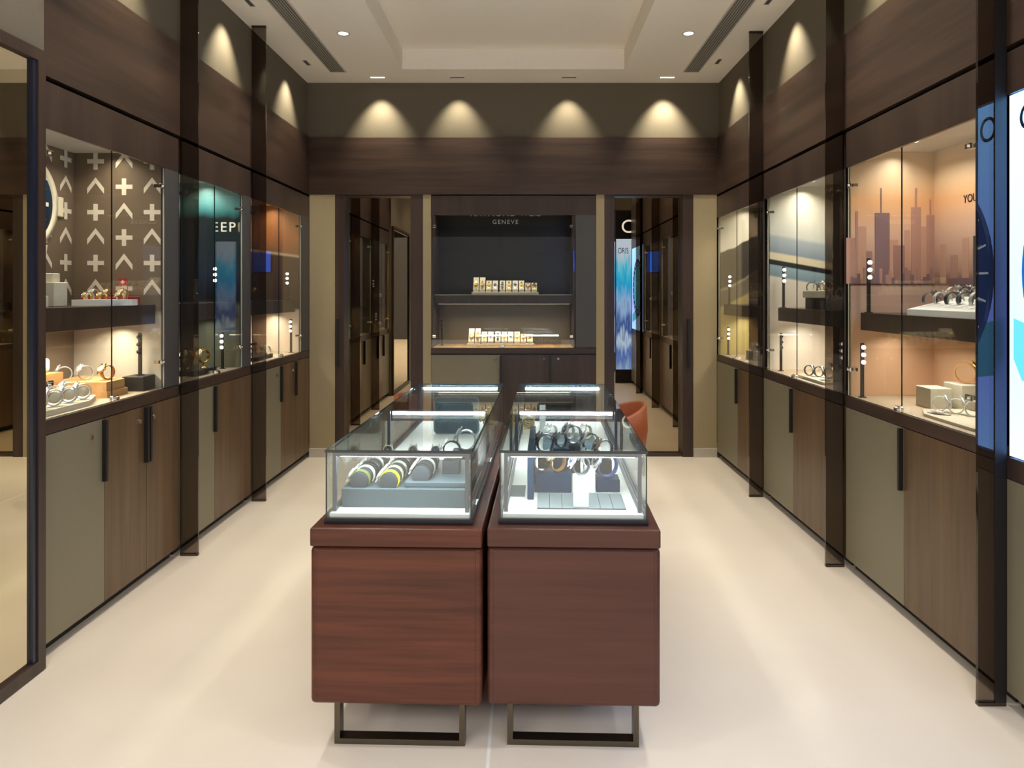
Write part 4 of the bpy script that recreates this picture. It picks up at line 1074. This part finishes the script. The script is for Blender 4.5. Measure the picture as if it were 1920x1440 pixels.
for k in range(6):
    s = ('steel_white', 'gold_white', 'tan_gold', 'gold_white', 'steel_white', 'gold_white')[k]
    watch('arch', s, (-2.135 + 0.03 * k if k < 3 else -2.075 + 0.045 * (k - 2), 3.335 if k % 2 else 3.40, SHL[1] + 0.0305), '%s on the white boat tray, %s from the left' % (DESC[s], ORD[k]), g1, -0.3, scale=0.62)
for k in range(3):
    s = ('steel_white', 'gold_white', 'tan_gold')[k]
    watch('arch', s, (-2.20 + 0.075 * k, 3.545, SHL[1] + 0.0425), '%s on the red edged tray, %s from the left' % (DESC[s], ORD[k]), g1, -0.3, scale=0.7)
prop('display_block', 'display stand', 'cream block with stepped top on the chevron cabinet shelf', -2.19, -2.08, 3.06, 3.15, SHL[1] + 0.0003, SHL[1] + 0.11, M['cream'])
prop('display_block', 'display stand', 'small cream block on top of the stepped cream block', -2.16, -2.10, 3.08, 3.13, SHL[1] + 0.1105, SHL[1] + 0.15, M['cream'])
prop('display_block', 'display stand', 'low cream block by the mirror side of the chevron cabinet shelf', -2.08, -1.98, 2.80, 2.88, SHL[1] + 0.0003, SHL[1] + 0.05, M['cream'])
watch('loop', 'steel_white', (-2.03, 2.84, SHL[1] + 0.0505), 'steel watch with white dial on the low cream block by the mirror', g1, -0.8, scale=1.1)

# --- teal cabinet: two gold watches on a dark tray
prop('display_tray', 'tray', 'dark tray under two gold watches in the teal cabinet', -2.12, -1.965, 4.15, 4.42, ZCL + 0.0003, ZCL + 0.035, M['black'], bev=0.006)
for k, (x, y) in enumerate(((-2.06, 4.24), (-1.995, 4.30))):
    mb = MB(); mb.lathe([(0, 0), (0.022, 0), (0.022, 0.004), (0.005, 0.012), (0.005, 0.03), (0, 0.03)], Matrix.Translation((x, y, ZCL + 0.0353)), 16)
    tag(mb.build('watch_stand', M['gold']), 'gold footed stand under the %s gold watch of the teal cabinet' % ('left', 'right')[k], 'watch stand', 'gold footed watch stands')
    watch('loop', ('gold_black', 'gold_white')[k], (x, y, ZCL + 0.0656), '%s, the %s of the pair in the teal cabinet' % (DESC[('gold_black', 'gold_white')[k]], ('left', 'right')[k]), 'gold watches in the teal cabinet', -0.35, scale=1.3)
# --- tan cabinet
prop('display_tray', 'tray', 'dark tray of watches below the shelf of the tan cabinet', -2.14, -1.965, 5.05, 5.40, ZCL + 0.0003, ZCL + 0.03, M['black'])
for k in range(4):
    s = ('gold_white', 'black_black', 'gold_black', 'steel_blue')[k]
    watch('loop', s, (-2.09 + 0.036 * k, 5.08 + 0.08 * k, ZCL + 0.0305), '%s on the tan cabinet tray, %s from the front' % (DESC[s], ORD[k]), 'watches in the tan cabinet', -0.5)
prop('watch_cushion', 'watch cushion', 'dark pad on the shelf of the tan cabinet', -2.05, -1.965, 5.14, 5.24, SHL[1] + 0.0003, SHL[1] + 0.03, M['black'])
watch('loop', 'gold_white', (-2.005, 5.19, SHL[1] + 0.0305), 'gold watch with pale dial alone on the dark pad of the tan cabinet shelf', 'watches in the tan cabinet', -0.5)

# --- sail cabinet
prop('display_block', 'display stand', 'cream block below the shelf of the sail picture cabinet', 1.80, 1.95, 5.48, 5.66, ZCR + 0.0003, ZCR + 0.07, M['sand'])
for k in range(3):
    s = ('gold_white', 'steel_white', 'gold_black')[k]
    watch('loop', s, (1.825 + 0.05 * k, 5.53 + 0.02 * k, ZCR + 0.0705), '%s on the sail cabinet block, %s from the left' % (DESC[s], ORD[k]), 'watches in the sail cabinet', 0.5)
prop('display_card', 'card', 'white slanted card stand on the shelf of the sail picture cabinet', 1.79, 1.90, 5.48, 5.58, SHR[1] + 0.0003, SHR[1] + 0.05, M['white'], bev=0.01)
watch('loop', 'steel_white', (1.835, 5.53, SHR[1] + 0.0505), 'steel watch with white dial on the white card stand of the sail cabinet', 'watches in the sail cabinet', 0.5)

# --- sea cabinet
prop('display_riser', 'display riser', 'black box under the sloping watch tray on the sea cabinet shelf', 1.76, 1.93, 4.08, 4.36, SHR[1] + 0.0003, SHR[1] + 0.07, M['black'])
prop('watch_tray', 'tray', 'cream tray on the black box of the sea cabinet shelf', 1.75, 1.94, 4.06, 4.38, SHR[1] + 0.0705, SHR[1] + 0.115, M['sand'], bev=0.006)
for k in range(8):
    s = ('gun_black', 'steel_white', 'gold_white', 'black_black', 'gun_black', 'gold_white', 'steel_white', 'gun_black')[k]
    watch('arch', s, (1.79 + 0.065 * (k // 4) + 0.01 * (k % 4), 4.33 - 0.075 * (k % 4), SHR[1] + 0.1155), '%s on the sea cabinet shelf tray, %s from the back' % (DESC[s], ORD[k]), 'watches in the sea cabinet', 0.9)
prop('watch_tray', 'tray', 'low cream plate below the shelf of the sea picture cabinet', 1.73, 1.93, 4.02, 4.40, ZCR + 0.0003, ZCR + 0.018, M['sand'])
prop('display_block', 'display stand', 'cream block on the low plate of the sea picture cabinet', 1.85, 1.92, 4.05, 4.15, ZCR + 0.0185, ZCR + 0.055, M['sand'])
for k in range(3):
    watch('loop', 'black_black', (1.78 + 0.03 * k, 4.35 - 0.075 * k, ZCR + 0.0185), 'all black watch on the low plate of the sea cabinet, %s from back' % ORD[k], 'watches in the sea cabinet', 0.7)
for k in range(2):
    watch('loop', ('steel_white', 'steel_black')[k], (1.885, 4.075 + 0.05 * k, ZCR + 0.0555), '%s on the cream block of the sea cabinet' % DESC[('steel_white', 'steel_black')[k]], 'watches in the sea cabinet', 0.7, scale=1.1)
prop('price_card', 'card', 'small dark card lying on the low plate of the sea cabinet', 1.75, 1.80, 4.06, 4.13, ZCR + 0.0183, ZCR + 0.021, M['black'], bev=0.0005)

# --- sunset cabinet
def slope_tray():
    mb = MB()
    mb.prism([(1.74, SHR[1] + 0.0003), (2.06, SHR[1] + 0.0003), (2.06, SHR[1] + 0.085), (1.99, SHR[1] + 0.085), (1.765, SHR[1] + 0.035), (1.74, SHR[1] + 0.028)], 'y', 2.66, 3.16)
    return tag(mb.build('watch_tray', M['white']), 'white sloping watch tray on the sunset cabinet shelf', 'tray', None)
slope_tray()
ang = math.atan2(0.05, 0.225)
for k in range(12):
    i, j = k % 6, k // 6
    x = 1.815 + 0.105 * j
    z = SHR[1] + 0.035 + (x - 1.765) * 0.05 / 0.225
    s = ('gun_black', 'steel_blue', 'black_black', 'gun_black', 'steel_black', 'gold_black')[(i + j) % 6]
    watch('arch', s, (x, 3.11 - 0.082 * i, z + 0.007), '%s, sunset cabinet tray, %s row, %s from far end' % (DESC[s], ('front', 'rear')[j], ORD[i]), 'watches on the sunset cabinet tray', PI/2 + 0.1)
prop('display_board', 'display stand', 'tall dark grey board behind the watches on the sunset cabinet shelf', 2.02, 2.05, 2.95, 3.13, SHR[1] + 0.0853, SHR[1] + 0.36, M['gpan'])
prop('display_block', 'display stand', 'sand block on the left below the shelf of the sunset cabinet', 1.87, 1.97, 3.20, 3.32, ZCR + 0.0003, ZCR + 0.095, M['sand'])
prop('display_block', 'display stand', 'sand block under the upright ring watch in the sunset cabinet', 1.99, 2.11, 3.16, 3.30, ZCR + 0.0003, ZCR + 0.115, M['sand'])
prop('display_block', 'display stand', 'sand block nearest the glass at the right of the sunset cabinet', 1.86, 1.98, 2.72, 2.84, ZCR + 0.0123, ZCR + 0.115, M['sand'])
prop('display_board', 'display stand', 'low black board leaning at the back of the sunset cabinet', 2.115, 2.132, 2.74, 3.16, ZCR + 0.0003, ZCR + 0.19, M['black'])
poly_prop('display_tray', 'tray', 'flat white plate at the front of the sunset cabinet', [(1.735, 2.68), (1.735, 3.02), (1.80, 3.14), (1.985, 3.14), (1.985, 2.68)], ZCR + 0.0003, ZCR + 0.012, M['sand'])
watch('loop', 'tan_gold', (2.05, 3.23, ZCR + 0.1155), 'gold ring watch upright on the sand block of the sunset cabinet', 'watches below the sunset cabinet shelf', 0.9, scale=1.5)
for k in range(3):
    watch('loop', 'steel_black', (1.84 + 0.03 * k, 3.08 - 0.07 * k, ZCR + 0.0123), 'black-dialled steel watch on the sunset cabinet plate, %s from the back' % ORD[k], 'watches below the sunset cabinet shelf', 0.9, scale=1.05)
watch('flat', 'steel_white', (1.79, 3.00, ZCR + 0.0126), 'steel watch with white dial lying flat on the sunset cabinet plate', 'watches below the sunset cabinet shelf', 0.6)

# ------------------------------------------------------------------ tub chairs behind the counters
def tub_chair(x, y, rz, label):
    t = empty('tub_chair', (x, y, 0), label, 'chair', 'orange leather tub chairs', rz)
    # back shell: open towards local -y, tall at the back (+y), dropping along the arms
    mb = MB(); bm = mb.bm
    n = 32; rows = []
    for k in range(n + 1):
        a = R(-62 + 304 * k / n)                    # angle round the seat, 90 = back
        s = 0.5 + 0.5 * math.sin(a)
        top = 0.56 + 0.17 * s ** 1.3
        row = []
        for (rr_, z) in ((0.235, 0.36), (0.262, top - 0.015), (0.275, top), (0.292, top - 0.012), (0.300, 0.56), (0.27, 0.33)):
            row.append(bm.verts.new((rr_ * math.cos(a), rr_ * math.sin(a), z)))
        rows.append(row)
    for a_, b_ in zip(rows[:-1], rows[1:]):
        for i in range(6): bm.faces.new((a_[i], b_[i], b_[(i+1) % 6], a_[(i+1) % 6]))
    bm.faces.new(rows[0]); bm.faces.new(rows[-1][::-1])
    for f in bm.faces: f.smooth = True
    mb.build('backrest', M['orange'], t, True)
    mb = MB(); mb.lathe([(0, 0.335), (0.225, 0.335), (0.243, 0.36), (0.243, 0.43), (0.22, 0.455), (0, 0.462)], None, 32); mb.build('seat', M['orange'], t, True)
    for sx in (-1, 1):
        for sy in (-1, 1):
            mb = MB(); M0 = Matrix.Identity(4)
            p0 = Vector((sx * 0.15, sy * 0.15, 0.336)); p1 = Vector((sx * 0.19, sy * 0.19, 0.0))
            mb.cyl(p0, p1, 0.014, 12); mb.build('leg', M['black'], t, True)
tub_chair(0.50, 4.55, PI/2 * -1, 'orange leather tub chair behind the right counter')
tub_chair(-0.64, 4.95, PI/2, 'orange leather tub chair behind the left counter')

# ------------------------------------------------------------------ entrance side, seen only in the mirrors and the glass
def entrance():
    t = empty('entrance_lightbox', (1.60, 1.29, 0), 'blue backlit sign at the shop entrance', 'lightbox')
    mb = MB(); mb.box(1.44, 1.80, 1.25, 1.31, 0.0, 2.75); mb.build('body', M['black'], t)
    pm = ramp('sea_lightbox', [(0, (255, 255, 255)), (1, (255, 255, 255))])
    m, nt, b, out = new_mat('backlit_sea')
    nt.nodes.remove(b); N = nt.nodes.new; L = nt.links.new
    tc = N('ShaderNodeTexCoord'); sp = N('ShaderNodeSeparateXYZ'); L(tc.outputs['Generated'], sp.inputs[0])
    nz = N('ShaderNodeTexVoronoi'); nz.inputs['Scale'].default_value = 9; L(tc.outputs['Generated'], nz.inputs['Vector'])
    ma = N('ShaderNodeMath'); ma.operation = 'MULTIPLY_ADD'; L(nz.outputs['Distance'], ma.inputs[0]); ma.inputs[1].default_value = 0.16; L(sp.outputs[2], ma.inputs[2])
    r = N('ShaderNodeValToRGB'); cr = r.color_ramp
    stops = ((0, (0.30, 0.48, 0.9)), (0.2, (0.06, 0.14, 0.55)), (0.32, (0.4, 0.6, 1.0)), (0.42, (0.03, 0.08, 0.4)), (0.6, (0.25, 0.45, 0.95)), (0.72, (0.02, 0.36, 0.9)), (0.85, (0.05, 0.5, 0.95)), (1, (0.45, 0.6, 0.95)))
    while len(cr.elements) < len(stops): cr.elements.new(0.5)
    for e, (p, c) in zip(cr.elements, stops): e.position = p; e.color = c + (1,)
    L(ma.outputs[0], r.inputs['Fac']); e = N('ShaderNodeEmission'); e.inputs[1].default_value = 2.2; L(r.outputs['Color'], e.inputs[0]); L(e.outputs[0], out.inputs['Surface'])
    mb = MB(); mb.box(1.45, 1.79, 1.311, 1.316, 0.22, 2.30); p = mb.build('lit_panel', m, t)
    lw = emit('lit_letter', (0.9, 0.95, 1.0, 1), 1.9)
    # seen from inside the shop the lettering is in reverse, the mirror turns it round
    text_part('ORIS', 0.13, p, M['letterK'], (1.475, 1.3175, 2.07), (1, 0, 0), (0, 0, 1), stretch=0.62)
    text_part('C', 0.30, t, lw, (1.525, 1.3135, 2.40), (1, 0, 0), (0, 0, 1))
    t2 = empty('shopfront_sign', (1.77, -0.3, 2.5), 'lit white letters on the dark sign board over the entrance', 'sign')
    mb = MB(); mb.box(-2.4, 2.4, -0.40, -0.31, 2.45, 2.95); mb.build('board', M['black'], t2)
    text_part('EEPI', 0.25, t2, emit('sign_letter', (0.85, 0.98, 1.0, 1), 22.0), (1.93, -0.308, 2.56), (-1, 0, 0), (0, 0, 1), space=1.25)
    t3 = empty('entrance_poster', (1.82, -0.34, 0), 'tall pale blue backlit poster beside the shop entrance', 'lightbox')
    mb = MB(); mb.box(1.45, 2.20, -0.40, -0.325, 0.0, 2.44); mb.build('body', M['black'], t3)
    mb = MB(); mb.box(1.48, 2.17, -0.3245, -0.319, 0.35, 2.38); mb.build('lit_panel', m, t3)
    t4 = empty('entrance_screen', (1.12, -0.34, 1.8), 'blue glowing screen hanging under the entrance sign', 'screen')
    mb = MB(); mb.box(0.84, 1.42, -0.40, -0.335, 1.80, 2.22); mb.box(0.90, 0.93, -0.38, -0.35, 2.22, 2.449); mb.box(1.33, 1.36, -0.38, -0.35, 2.22, 2.449); mb.build('body', M['black'], t4)
    mb = MB(); mb.box(0.86, 1.40, -0.3345, -0.331, 1.82, 2.20); mb.build('lit_panel', emit('blue_screen', (0.01, 0.12, 1.0, 1), 5.0), t4)
    mb = MB(); mb.box(-2.6, 2.4, -0.42, -0.32, 2.951, 3.65)  # unseen slab added to keep mall light from shining straight in
    structure('trim_9', mb, M['greige'], 'unseen bulkhead added over the shop entrance to block direct mall light')
    mb = MB(); mb.box(-9, 9, -9.2, -9.0, 0, 5.0)
    structure('wall_front', mb, plain('mall_wall', C(58, 60, 66), 0.6), 'far wall of the mall opposite the shop')
entrance()
